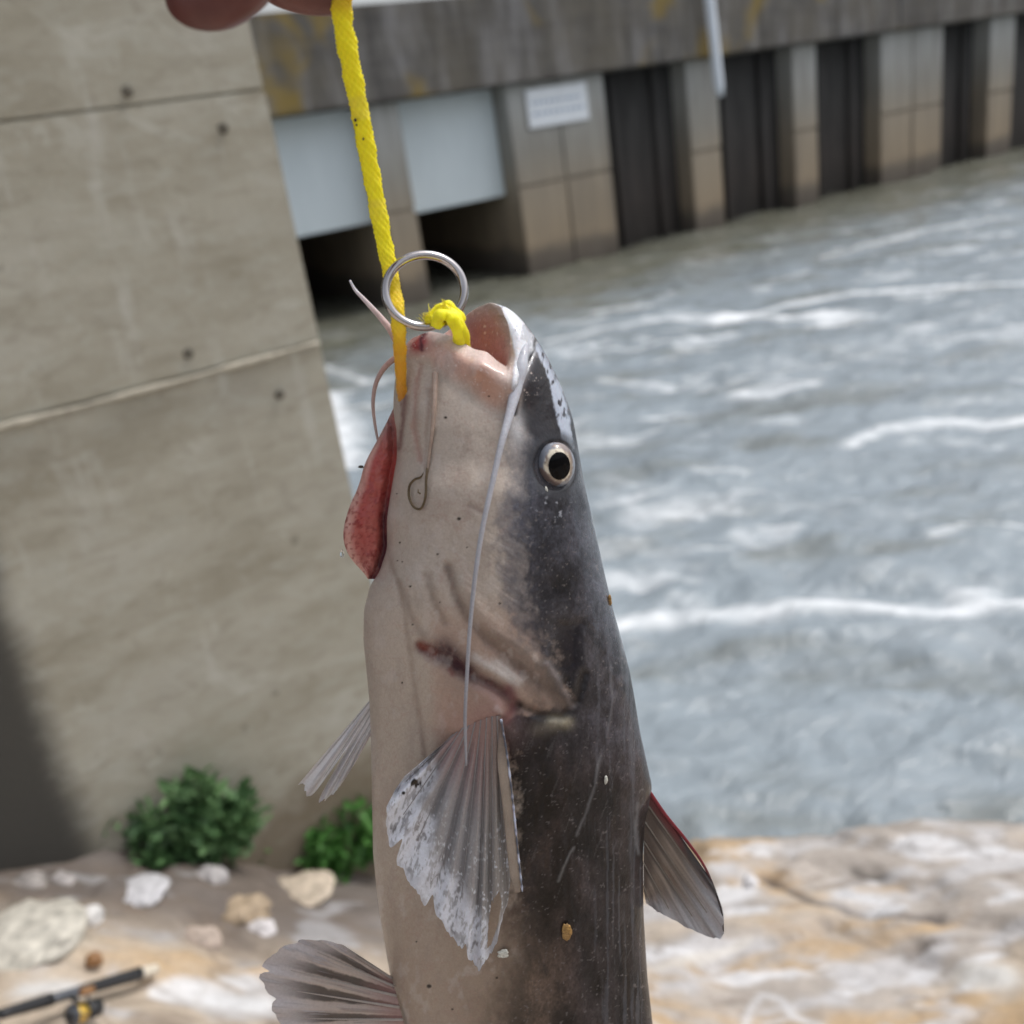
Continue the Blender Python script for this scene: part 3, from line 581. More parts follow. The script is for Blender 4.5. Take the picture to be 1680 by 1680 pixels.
def relief(px, py):
    n1 = fbm(px/42, py/60, 4, 2); n2 = fbm(px/9, py/13, 3, 4)
    h = 3.0*(n1-.5)+.9*(n2-.5)
    for pts, wd, cc, am, rl in STROKES:
        if rl: d, t = pdist(px, py, pts); h = h+rl*np.exp(-(d/(wd*1.15))**2)
    h = h*.85; wr_ = fbm((px*.8+py*.6)/60, (py*.8-px*.6)/7, 4, 23); h = h+2.2*(wr_-.5)*sst(840, 920, py)*sst(1200, 1120, py)+1.6*(fbm(px/6, py/70, 4, 25)-.5)*sst(1150, 1250, py)
    # gill cover stands out above the cleft
    op = pin(px, py, [(640, 900), (700, 1045), (790, 1112), (848, 1148), (925, 1172), (952, 1145), (985, 1000), (960, 820), (800, 780), (650, 780)], 30); h = h+11*op
    up_ = pin(px, py, [(690, 1075), (760, 1110), (835, 1150), (840, 1200), (760, 1215), (700, 1180)], 14); h = h+9*up_
    hc = pin(px, py, [(905, 1020), (955, 1020), (950, 1110), (925, 1150), (905, 1100)], 14); h = h-9*hc
    de = np.hypot((px-912)/36, (py-764)/42); h = h+5*sst(1.9, 1.1, de)-14*sst(1.05, .7, de)
    d, t = pdist(px, py, [(676, 562), (705, 558), (738, 570), (772, 594), (803, 604), (834, 626)]); h = h+(8+12*t)*np.exp(-(d/(22+8*t))**2); d, t = pdist(px, py, [(700, 600), (740, 628), (780, 656), (822, 676)]); h = h-4*np.exp(-(d/15)**2)
    g = pin(px, py, LIPG, 6); h = h+3*g
    d, t = pdist(px, py, [(893, 575), (907, 605), (918, 645), (926, 690), (936, 735)]); h = h+6*np.exp(-(d/9)**2)
    h = h+.8*np.sin(px/3.1+2*n1*6)*sst(930, 990, px)*sst(700, 900, py)*n2
    return h
NA, NF = 460, 340                                             # points round the body, most of them on the near side
ph = np.concatenate([np.linspace(-.12, math.pi+.12, NF, endpoint=False), np.linspace(math.pi+.12, 2*math.pi-.12, NA-NF, endpoint=False)])
RIM = np.array([(0, 822, 502, -8), (30, 836, 536, -40), (56, 838, 572, -60), (78, 831, 602, -67), (96, 816, 592, -68), (110, 799, 577, -66), (124, 778, 573, -60), (136, 758, 561, -52), (150, 738, 550, -42), (170, 706, 543, -20), (190, 684, 552, 4), (214, 692, 556, 34), (240, 722, 552, 55), (265, 750, 532, 62), (290, 768, 514, 55), (318, 784, 504, 36), (342, 804, 496, 14)], float)
ra = np.radians(np.concatenate([RIM[-3:, 0]-360, RIM[:, 0], RIM[:3, 0]+360])); rp = np.vstack([RIM[-3:, 1:], RIM[:, 1:], RIM[:3, 1:]])
g = np.linspace(ra[0], ra[-1], 1500); gv = np.stack([np.interp(g, ra, rp[:, k]) for k in range(3)], 1)
kk = np.hanning(45); kk /= kk.sum(); gv = np.stack([np.convolve(gv[:, k], kk, 'same') for k in range(3)], 1)
pq = np.where(ph < 0, ph, ph); K0 = np.stack([np.interp(pq, g, gv[:, k]) for k in range(3)], 1)
V1 = 700.; xc, hw, D1 = (XL(V1)+XR(V1))/2, (XR(V1)-XL(V1))/2, DD(V1)
K1 = np.stack([xc+hw*np.cos(ph), V1+0*ph, -D1*np.sin(ph)], 1)
e_ = 4.; K1b = np.stack([(XL(V1+e_)+XR(V1+e_))/2+(XR(V1+e_)-XL(V1+e_))/2*np.cos(ph), V1+e_+0*ph, -DD(V1+e_)*np.sin(ph)], 1)
T1 = (K1b-K1)/e_*np.maximum(60, (V1-K0[:, 1]))[:, None]*1.0
out = np.stack([np.cos(ph), 0*ph, -np.sin(ph)], 1); cen = K0.mean(0)
T0 = out*np.array([110, 0, 95])+np.array([0, 10, 0]); T0 = T0*(.45+.55*np.abs(np.cos(ph))[:, None]); 
near = np.exp(-((ph-math.radians(125))/.5)**2)[:, None]; T0 = T0*(1-.45*near)+np.array([-14, 52, -26])*near
sn = np.exp(-((np.mod(ph+.6, 2*math.pi)-.7)/.55)**2)[:, None]; T0 = T0+np.array([10, -12, 0])*sn
n0 = 190; t = (np.linspace(0, 1, n0)**1.25)[:, None, None]
h00, h10, h01, h11 = 2*t**3-3*t**2+1, t**3-2*t**2+t, -2*t**3+3*t**2, t**3-t**2
HEAD = h00*K0+h10*T0+h01*K1+h11*T1
vs = np.concatenate([np.linspace(V1+1.6, 1720, 640), np.linspace(1730, 2750, 70)])
xc, hw, D1 = ((XL(vs)+XR(vs))/2)[:, None], ((XR(vs)-XL(vs))/2)[:, None], DD(vs)[:, None]
BODY = np.stack([xc+hw*np.cos(ph), vs[:, None]+0*ph, -D1*np.sin(ph)], -1)
OUTR = np.concatenate([HEAD, BODY])
rl = relief(OUTR[..., 0], OUTR[..., 1]); front = np.clip(np.sin(ph), 0, 1)[None]
fade = np.ones((len(OUTR), 1)); fade[:n0, 0] = sst(0, .35, np.linspace(0, 1, n0))
OUTR[..., 2] -= rl*front**.6*fade*(OUTR[..., 1] < 1800)
C_out = skin(OUTR[..., 0], OUTR[..., 1])
# inside of the mouth: rounded lip, then down into the throat
nI = 70; ti = np.linspace(0, 1, nI)[::-1][:, None, None]
cm = np.array([775, 640, 0.]); low = K0*.35+cm*.65; low[:, 1] = 700+0*low[:, 1]
lipin = K0+(cen-K0)*.14+np.array([0, 10, 0])
q0 = K0+(-out)*np.array([6, 0, 6])+np.array([0, -3, 0])
h00, h10, h01, h11 = 2*ti**3-3*ti**2+1, ti**3-2*ti**2+ti, -2*ti**3+3*ti**2, ti**3-ti**2
INN = h00*K0+h10*(T0*-.45+np.array([0, 30, 0]))+h01*low+h11*np.array([0, 60, 0])
nn = fbm(INN[..., 0]/12, INN[..., 1]/12, 4, 77); INN = INN[:-1]; nn = nn[:-1]; ti = ti[:-1]
tI = ti[..., 0]
ci = np.array([.60, .40, .36])*np.ones(INN.shape[:2]+(1,)); ci = mixc(ci, sst(.0, .35, tI)*(1+0*nn), (.46, .20, .18)); ci = mixc(ci, sst(.45, .9, tI)*(1+0*nn), (.16, .035, .035)); ci = mixc(ci, sst(.74, .80, fbm(INN[..., 0]/3.5, INN[..., 1]/3.5, 3, 79))*sst(.05, .15, tI)*.8, (.75, .55, .50)); 
ci = mixc(ci, (sst(.25, .0, tI)*(np.exp(-((np.mod(ph+math.pi, 2*math.pi)-math.pi)/.9)**2))[None]), (.36, .30, .28))
INN[..., 2] += (nn-.5)*5
ci = np.concatenate([ci, np.full(ci.shape[:2]+(1,), .28)], -1)
ALLV = np.concatenate([INN, OUTR]); ALLC = np.concatenate([ci, C_out])
PW = W(ALLV[..., 0], ALLV[..., 1], ALLV[..., 2])
# skin materials
def skinmat(name, sss=.08, coat=.28, bumps=.38, fine=900, transl=0):
    m = NT(name); at = m.n('ShaderNodeAttribute', _attribute_name='Col'); p = m.geo()
    nz = m.noise(p, fine, 5, .65); mid = m.noise(p, 180, 4, .6)
    c = m.mix(m.ramp(nz, [(.35, .30), (.65, 0.)]), at.outputs['Color'], m.mix(1., at.outputs['Color'], (.62, .56, .55), 'MULTIPLY'))
    m.l(c, m.b.inputs['Base Color']); 
    rr_ = m.n('ShaderNodeMath', _operation='MULTIPLY_ADD'); m.l(mid, rr_.inputs[0]); rr_.inputs[1].default_value = .25; 
    s_ = m.n('ShaderNodeMath', _operation='SUBTRACT'); m.l(at.outputs['Alpha'], s_.inputs[0]); s_.inputs[1].default_value = .10; m.l(s_.outputs[0], rr_.inputs[2]); m.l(rr_.outputs[0], m.b.inputs['Roughness'])
    cwm = m.n('ShaderNodeMapRange'); m.l(at.outputs['Alpha'], cwm.inputs[0]); cwm.inputs[1].default_value = .14; cwm.inputs[2].default_value = .42; cwm.inputs[3].default_value = 1.; cwm.inputs[4].default_value = coat; m.l(cwm.outputs[0], m.b.inputs['Coat Weight']); m.b.inputs['Coat Roughness'].default_value = .09; m.b.inputs['Coat IOR'].default_value = 1.4; m.b.inputs['Specular IOR Level'].default_value = .15
    m.b.inputs['Subsurface Weight'].default_value = sss; m.b.inputs['Subsurface Radius'].default_value = (1, .35, .2); m.b.inputs['Subsurface Scale'].default_value = .003
    hb = m.n('ShaderNodeMath', _operation='MULTIPLY_ADD'); m.l(mid, hb.inputs[0]); hb.inputs[1].default_value = 2.2; m.l(nz, hb.inputs[2])
    m.bump(hb.outputs[0], bumps, .0006)
    if transl:
        tr = m.n('ShaderNodeBsdfTranslucent'); m.l(c, tr.inputs[0]); mx = m.n('ShaderNodeMixShader'); mx.inputs[0].default_value = transl
        m.l(m.b.outputs[0], mx.inputs[1]); m.l(tr.outputs[0], mx.inputs[2]); m.l(mx.outputs[0], m.out.inputs[0])
    return m.m
M_SKIN = skinmat('catfish_skin'); M_FIN = skinmat('fin_membrane', .05, .4, .3, 700, .12); M_RAW = skinmat('gill_flesh', .2, .6, .5, 500)
n_, m_ = PW.shape[:2]
F_ = gridfaces(n_, m_, cv=True)
mouth_c = W(775, 705, 0); tail_c = W(880, 2760, 0)
fish = empty('catfish', tuple(W(800, 900, 0))); tag(fish, 'grey catfish with white belly hanging head up from the yellow rope', 'fish')
def fadd(o, par=None): adopt(o, fish); return o
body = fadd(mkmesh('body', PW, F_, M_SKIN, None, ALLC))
# end caps of the throat and the tail root
capv = [tuple(mouth_c)]+[tuple(v) for v in PW[0]]; nC = len(capv)-1
o = mkmesh('throat', capv, [[0, 1+i, 1+(i+1) % nC] for i in range(nC)], M_RAW, None, np.tile([.05, .01, .012, .4], (len(capv), 1))); fadd(o)
# --- gill: red flesh bulging out on the left
vg = np.linspace(655, 950, 150); gl = np.interp(vg, [655, 690, 720, 760, 800, 830, 870, 900, 925, 950], [652, 636, 620, 598, 588, 573, 562, 565, 581, 608])
gr = np.interp(vg, [655, 760, 850, 900, 950], [672, 668, 668, 662, 640]); gl = np.convolve(np.pad(gl, 8, 'edge'), np.ones(17)/17, 'valid')
pa_ = np.linspace(0, 2*math.pi, 120, endpoint=False)
Xg = ((gl+gr)/2)[:, None]+((gr-gl)/2)[:, None]*np.cos(pa_); Zg = 6+np.interp(vg, [655, 700, 850, 950], [8, 20, 28, 8])[:, None]*-np.sin(pa_); Vg = vg[:, None]+0*Xg
ng = fbm(Xg/10, Vg/22, 5, 31); ng2 = fbm(Xg/4, Vg/5, 4, 35)
Zg = Zg-(12*(ng-.5)+5*(ng2-.5))*np.clip(np.sin(pa_), 0, 1)[None]+16*np.exp(-((Xg-(XL(Vg)-6))/7)**2)*np.clip(np.sin(pa_), 0, 1)
rel = (Xg-gl[:, None])/(gr-gl)[:, None]
cg = np.array([.44, .085, .075])*np.ones(Xg.shape+(1,)); cg = mixc(cg, sst(.22, .06, rel), (.66, .38, .33)); cg = mixc(cg, sst(880, 940, Vg)*.6, (.50, .22, .19)); cg = mixc(cg, sst(.55, .66, ng2)*sst(780, 820, Vg)*.7, (.22, .012, .015))
cg = mixc(cg, sst(-13, -4, Xg-XL(Vg))*sst(780, 850, Vg)*.9, (.06, .02, .035)); cg = mixc(cg, sst(760, 690, Vg)*.8, (.28, .15, .14))  # dark gap beside the body: shade put into the gill colour
cg = mixc(cg, sst(.4, .7, ng)*.35, (.46, .16, .13))
gw = W(Xg, Vg, Zg); fadd(mkmesh('gill', gw, gridfaces(150, 120, cv=True), M_RAW, None, np.concatenate([cg, np.full(cg.shape[:2]+(1,), .35)], -1)))
# --- eye
def sphere_part(name, px, py, dd, rx, axis, a0, a1, colf, mat, parent, bulge=1., seg=72, rings=36, sy=1.15):
    ax = np.array(axis, float); ax /= np.linalg.norm(ax); u = np.cross(ax, [0, 1, 0]); u /= np.linalg.norm(u); v = np.cross(u, ax)
    al = np.linspace(a0, a1, rings)[:, None]; be = np.linspace(0, 2*math.pi, seg, endpoint=False)[None]
    d = (ax[None, None]*np.cos(al)[..., None]*bulge+u*(np.sin(al)*np.cos(be))[..., None]+v*(np.sin(al)*np.sin(be))[..., None]*sy)*rx
    P_ = W(px+d[..., 0], py+d[..., 1], dd+d[..., 2]); c = colf(al+0*be, be+0*al)
    return mkmesh(name, P_, gridfaces(rings, seg, cv=True), mat, None, c)
m = NT('eye_surface'); at = m.n('ShaderNodeAttribute', _attribute_name='Col'); m.l(at.outputs['Color'], m.b.inputs['Base Color']); m.b.inputs['Roughness'].default_value = .3; m.b.inputs['Coat Weight'].default_value = 1; m.b.inputs['Coat Roughness'].default_value = .03
M_EYE = m.m
m = NT('pupil_black'); m.b.inputs['Base Color'].default_value = (.004, .004, .005, 1); m.b.inputs['Roughness'].default_value = .05; m.b.inputs['Specular IOR Level'].default_value = .12; M_PUP = m.m
ez = surf(912, 764)+4; AX = (.30, .02, -.95)
def ec(al, be):
    c = np.array([.22, .24, .29])*np.ones(al.shape+(1,)); nz = fbm(np.cos(be)*3+al*4, np.sin(be)*3+al*3, 4, 55)
    c = mixc(c, sst(.90, .78, al+.25*(nz-.5)), (.66, .60, .52)); c = mixc(c, sst(.86, .74, al+.4*(nz-.5))*.8, (.86, .78, .62)); c = mixc(c, sst(.52, .62, nz)*sst(.5, .7, al)*.75, (.20, .12, .08)); c = mixc(c, sst(.60, .54, al), (.05, .04, .03)); return c
eye = fadd(sphere_part('eye', 911, 763, ez-1, 33, AX, .02, 2.0, ec, M_EYE, fish, .78))
def pc(al, be): return np.zeros(al.shape+(3,))+.004
ax = np.array(AX)/np.linalg.norm(AX)
pu = sphere_part('pupil', 911+ax[0]*.6, 764, ez-1+ax[2]*.6, 33.3, AX, .01, .60, pc, M_PUP, fish, .78, sy=1.22); pu.parent = eye; pu.matrix_parent_inverse = Matrix.Translation(fish.location).inverted() @ Matrix.Translation((0, 0, 0)); pu.matrix_parent_inverse = Matrix.Identity(4)
# --- barbels
def barbel(pts, r0, r1, c0, c1, n=70, label=None, prof=None):
    p = cr(pts, n); t = np.linspace(0, 1, n); r = ((r0+(r1-r0)*t**.8) if prof is None else np.interp(p[:, 1], *prof))*SC; c = np.array(c0)[None]*(1-t[:, None])+np.array(c1)[None]*t[:, None]
    c = c*(.85+.3*fbm(t*25, t*0, 3, 5))[:, None]
    o = fadd(mktube('barbel', W(p[:, 0], p[:, 1], p[:, 2]), r, M_SKIN, None, 12, 1., None, c))
    if label: o['label'] = label
    return o
def sf_(x, y, o): return (x, y, float(surf(x, y))-o)
barbel([(868, 548, -22), (861, 572, -58), (855, 602, -80), (846, 640, -98), (836, 680, -122), (822, 730, -150), (806, 800, -172), (791, 870, -186), (779, 950, -196), (771, 1030, -203), (766, 1110, -204), (763, 1180, -206), (765, 1256, -204)], 10.5, 2.3, (.58, .60, .67), (.30, .30, .33), 160, 'long pale whisker from the mouth corner down the cheek', ([556, 600, 640, 670, 700, 760, 850, 1000, 1200, 1257], [3, 10, 9, 7, 5.6, 4.4, 3.8, 3.2, 2.6, 1.6]))
barbel([(650, 556, -15), (640, 540, -12), (622, 518, -6), (600, 494, 0), (583, 476, 4), (574, 460, 6)], 7, 1.6, (.62, .38, .33), (.70, .72, .80), 40, 'short pink whisker with white curled tip beside the rope')
barbel([(656, 584, 8), (640, 594, 10), (626, 610, 12), (616, 632, 14), (612, 662, 14), (615, 695, 14), (620, 722, 14)], 5.5, 2.0, (.50, .30, .26), (.45, .36, .34), 40)
barbel([(714, 612, -72), sf_(713, 650, 4), sf_(710, 700, 4), sf_(705, 740, 4), sf_(700, 785, 4)], 5.0, 1.8, (.47, .36, .30), (.36, .28, .23), 50)
# --- fins
def fin(name, base, tip, nr, colf, amp=6, jag=10, dd0=0, dd1=0, na=200, nb=120, seed=1, mat=None, curl=0, notch=None, thick=2.0, rays=0, rcol=(.4, .34, .3), rr0=2.2, hole=None):
    a = np.linspace(0, 1, na); B = cr(base, na); T_ = cr(tip, na)
    jg = (fbm(a*nr*3, a*0, 3, seed)-.5)*2*jag+(np.abs((a*nr*2) % 1-.5)-.25)*jag*.7
    Ln_ = np.linalg.norm(T_[:, :2]-B[:, :2], axis=1)+1e-6; sc = 1+jg/Ln_
    if notch is not None: sc = sc*notch(a)
    r = np.linspace(0, 1, nb)[None]*sc[:, None]
    P_ = B[:, None]*(1-r[..., None])+T_[:, None]*r[..., None]
    Aa = a[:, None]+0*r; Rr = r; Aw = Aa+.09*(fbm(Aa*5, Rr*.8, 3, seed+40)-.5)
    dd = dd0+(dd1-dd0)*Rr+amp*np.sin(2*math.pi*nr*Aw)*np.clip(Rr*2.2, 0, 1)*(.6+.4*Rr)*(.4+1.1*fbm(Aa*6, Rr*2, 3, seed+41))+curl*Rr**2*(Aa-.5)+5*(fbm(Aa*nr*1.3, Rr*3, 3, seed)-.5)
    X_, Y_ = P_[..., 0], P_[..., 1]; Zd = dd+P_[..., 2]
    c = colf(Aw, Rr, X_, Y_); fr = W(X_, Y_, Zd-thick/2); bk = W(X_, Y_, Zd+thick/2)
    V = np.concatenate([fr.reshape(-1, 3), bk.reshape(-1, 3)]); f1 = gridfaces(na, nb); N_ = na*nb
    if hole: f1 = f1[~(pin(X_.ravel()[f1[:, 0]], Y_.ravel()[f1[:, 0]], hole, .01) > .5)]
    idx = np.arange(N_).reshape(na, nb); loop = np.concatenate([idx[0, :-1], idx[:-1, -1], idx[-1, ::-1][:-1], idx[::-1, 0][:-1]]); l2 = np.roll(loop, -1)
    rim = np.stack([loop, l2, l2+N_, loop+N_], 1)
    o = fadd(mkmesh(name, V, np.vstack([f1, f1[:, ::-1]+N_, rim]), mat or M_FIN, None, np.concatenate([c.reshape(-1, 4)]*2)))
    for k in range(rays):
        ak = (k+.25)/nr if rays > 1 else .5
        i = int(ak*(na-1)); 
        if i >= na: break
        js = np.arange(0, int(nb*.82), 5); pth = W(X_[i, js], Y_[i, js], Zd[i, js]-thick*.6)
        cc = np.tile(np.array(rcol)[None], (len(js), 1))*np.linspace(1, 1.0, len(js))[:, None]
        ry = mktube('fin_ray', pth, np.linspace(rr0, .7, len(js))*SC, M_FIN, None, 6, .6, None, cc); ry.parent = o; ry.matrix_parent_inverse = Matrix.Identity(4)
    return o
def c_near(a, r, x, y):
    n1 = fbm(x/13, y/17, 5, 81); n2 = fbm(x/3.5, y/9, 4, 82); st = np.sin(2*math.pi*9*a)
    c = np.array([.36, .35, .36])*np.ones(a.shape+(1,)); c = mixc(c, sst(.5, .15, r)*.75, (.30, .16, .15)); c = mixc(c, sst(.1, .9, st+.5*(n1-.5))*.6, (.13, .125, .135)); c = mixc(c, sst(-.4, -1, st)*.4, (.36, .33, .32)); c = mixc(c, sst(.55, .95, a)*.5, (.30, .26, .21))  # fold valleys darkened and ridges lightened: fold shading in the colour
    c = mixc(c, sst(.2, .9, np.sin(2*math.pi*52*a+2*n1))*.25*sst(.4, .8, r), (.16, .16, .17))
    gl_ = pin(x+22*(n1-.5)+8*(n2-.5), y+18*(n1-.5), [(700, 1235), (660, 1275), (630, 1335), (630, 1385), (655, 1430), (700, 1490), (760, 1575), (800, 1590), (805, 1520), (775, 1490), (750, 1440), (712, 1405), (712, 1350), (690, 1320), (715, 1260)], 13)
    fl_ = fbm((x+y*.35)/4.5, (y-x*.35)/13, 5, 86); gl_ = gl_*(.30*sst(.25, .6, n1)+.70*sst(.44, .53, fl_+.10*n2)); c = mixc(c, gl_*1.0, (.78, .80, .88)); sp_ = sst(.66, .74, fbm(x/4, y/6, 4, 88))*sst(.35, .75, r); c = mixc(c, sp_*.9, (.76, .78, .84))  # wet glare on the membrane painted as pale colour
    c = mixc(c, sst(.20, .03, r)*.9*sst(1.0, .7, a), (.37, .235, .205)); c = mixc(c, sst(.965, .99, r)*.6, (.62, .63, .68))
    c = mixc(c, sst(10, 6, np.hypot(x-681, (y-1284)*1.1)+14*(n2-.5)), (.02, .015, .012)); c = mixc(c, sst(4, 2, np.hypot(x-662, y-1301)), (.02, .015, .012))
    rg = .42-.28*gl_-.2*sp_
    return np.concatenate([np.clip(c, .01, .9), rg[..., None]], -1)
zf = -186
def near_notch(a): return 1-.10*np.exp(-((a-.30)/.012)**2)-.07*np.exp(-((a-.47)/.01)**2)-.05*np.exp(-((a-.62)/.012)**2)-.14*np.exp(-((a-.985)/.03)**2)+.03*(fbm(a*60, a*0, 3, 8)-.5)
nf = fin('pectoral_fin', [(x_, y_, float(surf(x_, y_))-g_) for x_, y_, g_ in ((742, 1206, 3), (760, 1194, 7), (782, 1184, 11), (803, 1176, 15), (822, 1174, 18))],
    [(700, 1248, zf+8), (660, 1278, zf+2), (635, 1330, zf-4), (640, 1388, zf-6), (664, 1430, zf-8), (698, 1484, zf-10), (735, 1530, zf-12), (768, 1574, zf-14), (790, 1587, zf-14), (812, 1545, zf-12), (828, 1500, zf-8), (846, 1458, zf-4)],
    9, c_near, 6, 9, 0, -4, 340, 220, 3, None, 0, near_notch, 2.2, 9, (.30, .28, .28), 1.1, [(806, 1478), (819, 1462), (823, 1480), (817, 1515), (806, 1548), (799, 1556), (801, 1515)])
nf['label'] = 'near side fin, frayed, with whitish glare painted on its left half'
sp_ = cr([(822, 1180, zf-8), (832, 1240, zf-10), (842, 1320, zf-12), (850, 1400, zf-12), (857, 1463, zf-10)], 60); tp = np.linspace(0, 1, 60)
sc_ = mixc(np.tile(np.array([[.34, .28, .23]]), (60, 1)), sst(.35, 0, tp)*.8, (.12, .08, .08))*(.8+.4*fbm(tp*14, tp*0, 3, 3))[:, None]
o = mktube('fin_spine', W(sp_[:, 0]-1-7*sst(0, .3, tp), sp_[:, 1], sp_[:, 2]+2), (3.5+6*sst(0, .35, tp)-4.5*sst(.9, 1, tp))*SC, M_SKIN, None, 14, .45, None, sc_); o.parent = nf; o.matrix_parent_inverse = Matrix.Identity(4)
o = mktube('spine_edge', W(sp_[:, 0], sp_[:, 1], sp_[:, 2]-3), (1.6+.5*np.sin(np.arange(60)*1.9))*SC, M_SKIN, None, 8, .8, None, np.tile([[.10, .11, .14]], (60, 1))*(1+4*sst(.5, .65, fbm(np.arange(60.)*.35, np.arange(60.)*0, 3, 2)))[:, None]); o.parent = nf; o.matrix_parent_inverse = Matrix.Identity(4)
def c_far(a, r, x, y):
    n1 = fbm(x/10, y/14, 4, 91); st = fbm(a*22, r*1.5, 4, 92); c = np.array([.78, .77, .79])*np.ones(a.shape+(1,)); c = mixc(c, sst(.45, .65, st)*.55, (.33, .32, .33)); c = mixc(c, sst(.8, 1, r)*.5, (.60, .60, .60)); c = mixc(c, sst(.75, 1, a)*.5, (.40, .27, .24))
    return np.concatenate([c, .35+0*r[..., None]], -1)
def f_notch(a): return 1-.52*np.exp(-((a-.34)/.05)**2)
ff = fin('pectoral_fin', [(612, 1142, 30), (614, 1165, 34), (612, 1200, 38)], [(492, 1284, 60), (512, 1304, 60), (526, 1316, 58), (552, 1296, 54), (584, 1250, 50)], 5, c_far, 3, 9, 0, 0, 160, 120, 9, None, 0, f_notch, 2., 5, (.48, .47, .48), 1.3)
ff['label'] = 'far side fin, narrow and torn, white against the wall'
def c_pel(a, r, x, y):
    n1 = fbm(x/12, y/12, 4, 95); st = np.sin(2*math.pi*6*a+1.2); fs = fbm(a*50, r*3, 3, 96); c = np.array([.54, .45, .39])*np.ones(a.shape+(1,)); c = mixc(c, sst(.0, .7, st+.8*(n1-.5))*sst(1.05, .6, r)*.9, (.06, .05, .045)); c = mixc(c, sst(.55, .95, r)*.55, (.62, .62, .67)); c = mixc(c, sst(.5, .7, fs)*.35, (.12, .10, .10))
    c = mixc(c, sst(.62, .70, fs)*sst(.4, .8, r)*.6, (.55, .55, .60)); c = mixc(c, sst(.35, 0, r)*.65, (.36, .19, .17)); c = mixc(c, sst(.05, .02, a)*.8, (.50, .46, .43)); return np.concatenate([c, .38+0*r[..., None]], -1)
pf = fin('pelvic_fin', [(642, 1602, -18), (650, 1630, -40), (660, 1668, -55), (672, 1712, -60)], [(560, 1548, -55), (520, 1543, -60), (468, 1552, -70), (432, 1582, -75), (428, 1606, -75), (440, 1645, -75), (462, 1685, -75), (490, 1735, -75), (530, 1770, -70)], 6, c_pel, 4.5, 10, 0, 0, 240, 140, 12, None, 0, lambda a: 1-.07*np.exp(-((a-.42)/.02)**2)-.06*np.exp(-((a-.6)/.015)**2), 2.4, 6, (.46, .40, .36), 3.0)
pf['label'] = 'brown striped fan shaped fin on the belly at the lower edge'
def c_dor(a, r, x, y):
    st = np.sin(2*math.pi*5*a+3*r); fs = fbm(a*40, r*2, 4, 98); c = np.array([.27, .22, .18])*np.ones(a.shape+(1,)); c = mixc(c, sst(.1, .9, st)*.5, (.06, .05, .045)); c = mixc(c, sst(.4, .95, r)*.8, (.52, .53, .57)); c = mixc(c, sst(.45, .65, fs)*.3, (.07, .06, .06))
    c = mixc(c, sst(.35, .1, r)*.7, (.05, .035, .032)); c = mixc(c, sst(.84, .92, a)*.9, (.045, .04, .042)); c = mixc(c, sst(.84, .93, a)*sst(.60, .40, r)*.6, (.20, .03, .035)); return np.concatenate([c, .36+0*r[..., None]], -1)
df = fin('dorsal_fin', [(1056, 1462, 0), (1056, 1400, 0), (1058, 1345, 0), (1066, 1300, 0)], [(1060, 1482, 8), (1092, 1502, 8), (1128, 1522, 8), (1168, 1540, 8), (1186, 1532, 6), (1186, 1496, 4), (1166, 1442, 2)], 5, c_dor, 4, 4, 0, 0, 200, 120, 15, None, 0, None, 2.6, 5, (.24, .21, .18), 1.4)
df['label'] = 'dark back fin with red leading edge'
ds = cr([(1064, 1298, -2), (1092, 1338, -2), (1122, 1374, -2), (1150, 1412, -1), (1168, 1448, 0), (1184, 1496, 2), (1187, 1528, 4)], 50); tp = np.linspace(0, 1, 50)
o = mktube('fin_spine', W(ds[:, 0], ds[:, 1], ds[:, 2]), (4-2.8*tp)*SC, M_SKIN, None, 10, .8, None, np.array([.17, .022, .03])[None]*(1-sst(.5, .68, tp))[:, None]+np.array([.04, .036, .04])[None]*sst(.5, .68, tp)[:, None]); o.parent = df; o.matrix_parent_inverse = Matrix.Identity(4)
tf = fin('tail_fin', [(838, 2740, 0), (885, 2750, 0), (925, 2740, 0)], [(700, 3000, 20), (800, 2930, 10), (900, 2890, 0), (1000, 2930, 10), (1090, 3010, 20)], 8, c_pel, 5, 8, 0, 0, 80, 40, 19)
# bits of dirt and slime stuck to the skin (tiny lumps)
M_BIT = simple('dirt_bit', (.30, .17, .05), .4, 0, .5, 1200, .4); M_BIT2 = simple('slime_bit', (.55, .55, .50), .25, 0, .3, 1200, .4); M_BIT3 = simple('mud_speck', (.03, .02, .015), .5)
def bit(x, y, rx, ry, mat, seed, off=2, name='debris'):
    bm = bmesh.new(); bmesh.ops.create_icosphere(bm, subdivisions=3, radius=1)
    co = np.array([v.co for v in bm.verts]); q = fbm(co[:, 0]*2+seed, co[:, 1]*2+co[:, 2], 4, seed); d0 = float(surf(x, y))-off-4
    co2 = co*(.4+1.1*q)[:, None]; Pw = W(x+co2[:, 0]*rx, y+co2[:, 1]*ry, d0+co2[:, 2]*3)
    for v, p_ in zip(bm.verts, Pw): v.co = p_
    me = bpy.data.meshes.new(name); bm.to_mesh(me); bm.free(); me.materials.append(mat); me.polygons.foreach_set('use_smooth', [True]*len(me.polygons))
    o = bpy.data.objects.new(name, me); COL.objects.link(o); adopt(o, fish)
bit(929, 1528, 9, 15, M_BIT, 3); bit(826, 1565, 10, 7, M_BIT2, 7); bit(994, 1280, 3, 7, M_BIT2, 9); bit(1000, 985, 4, 9, M_BIT, 12); bit(895, 806, 4, 8, M_BIT2, 21); bit(592, 766, 5, 2.5, M_BIT3, 31); bit(681, 1283, 7, 4, M_BIT3, 33, 26)

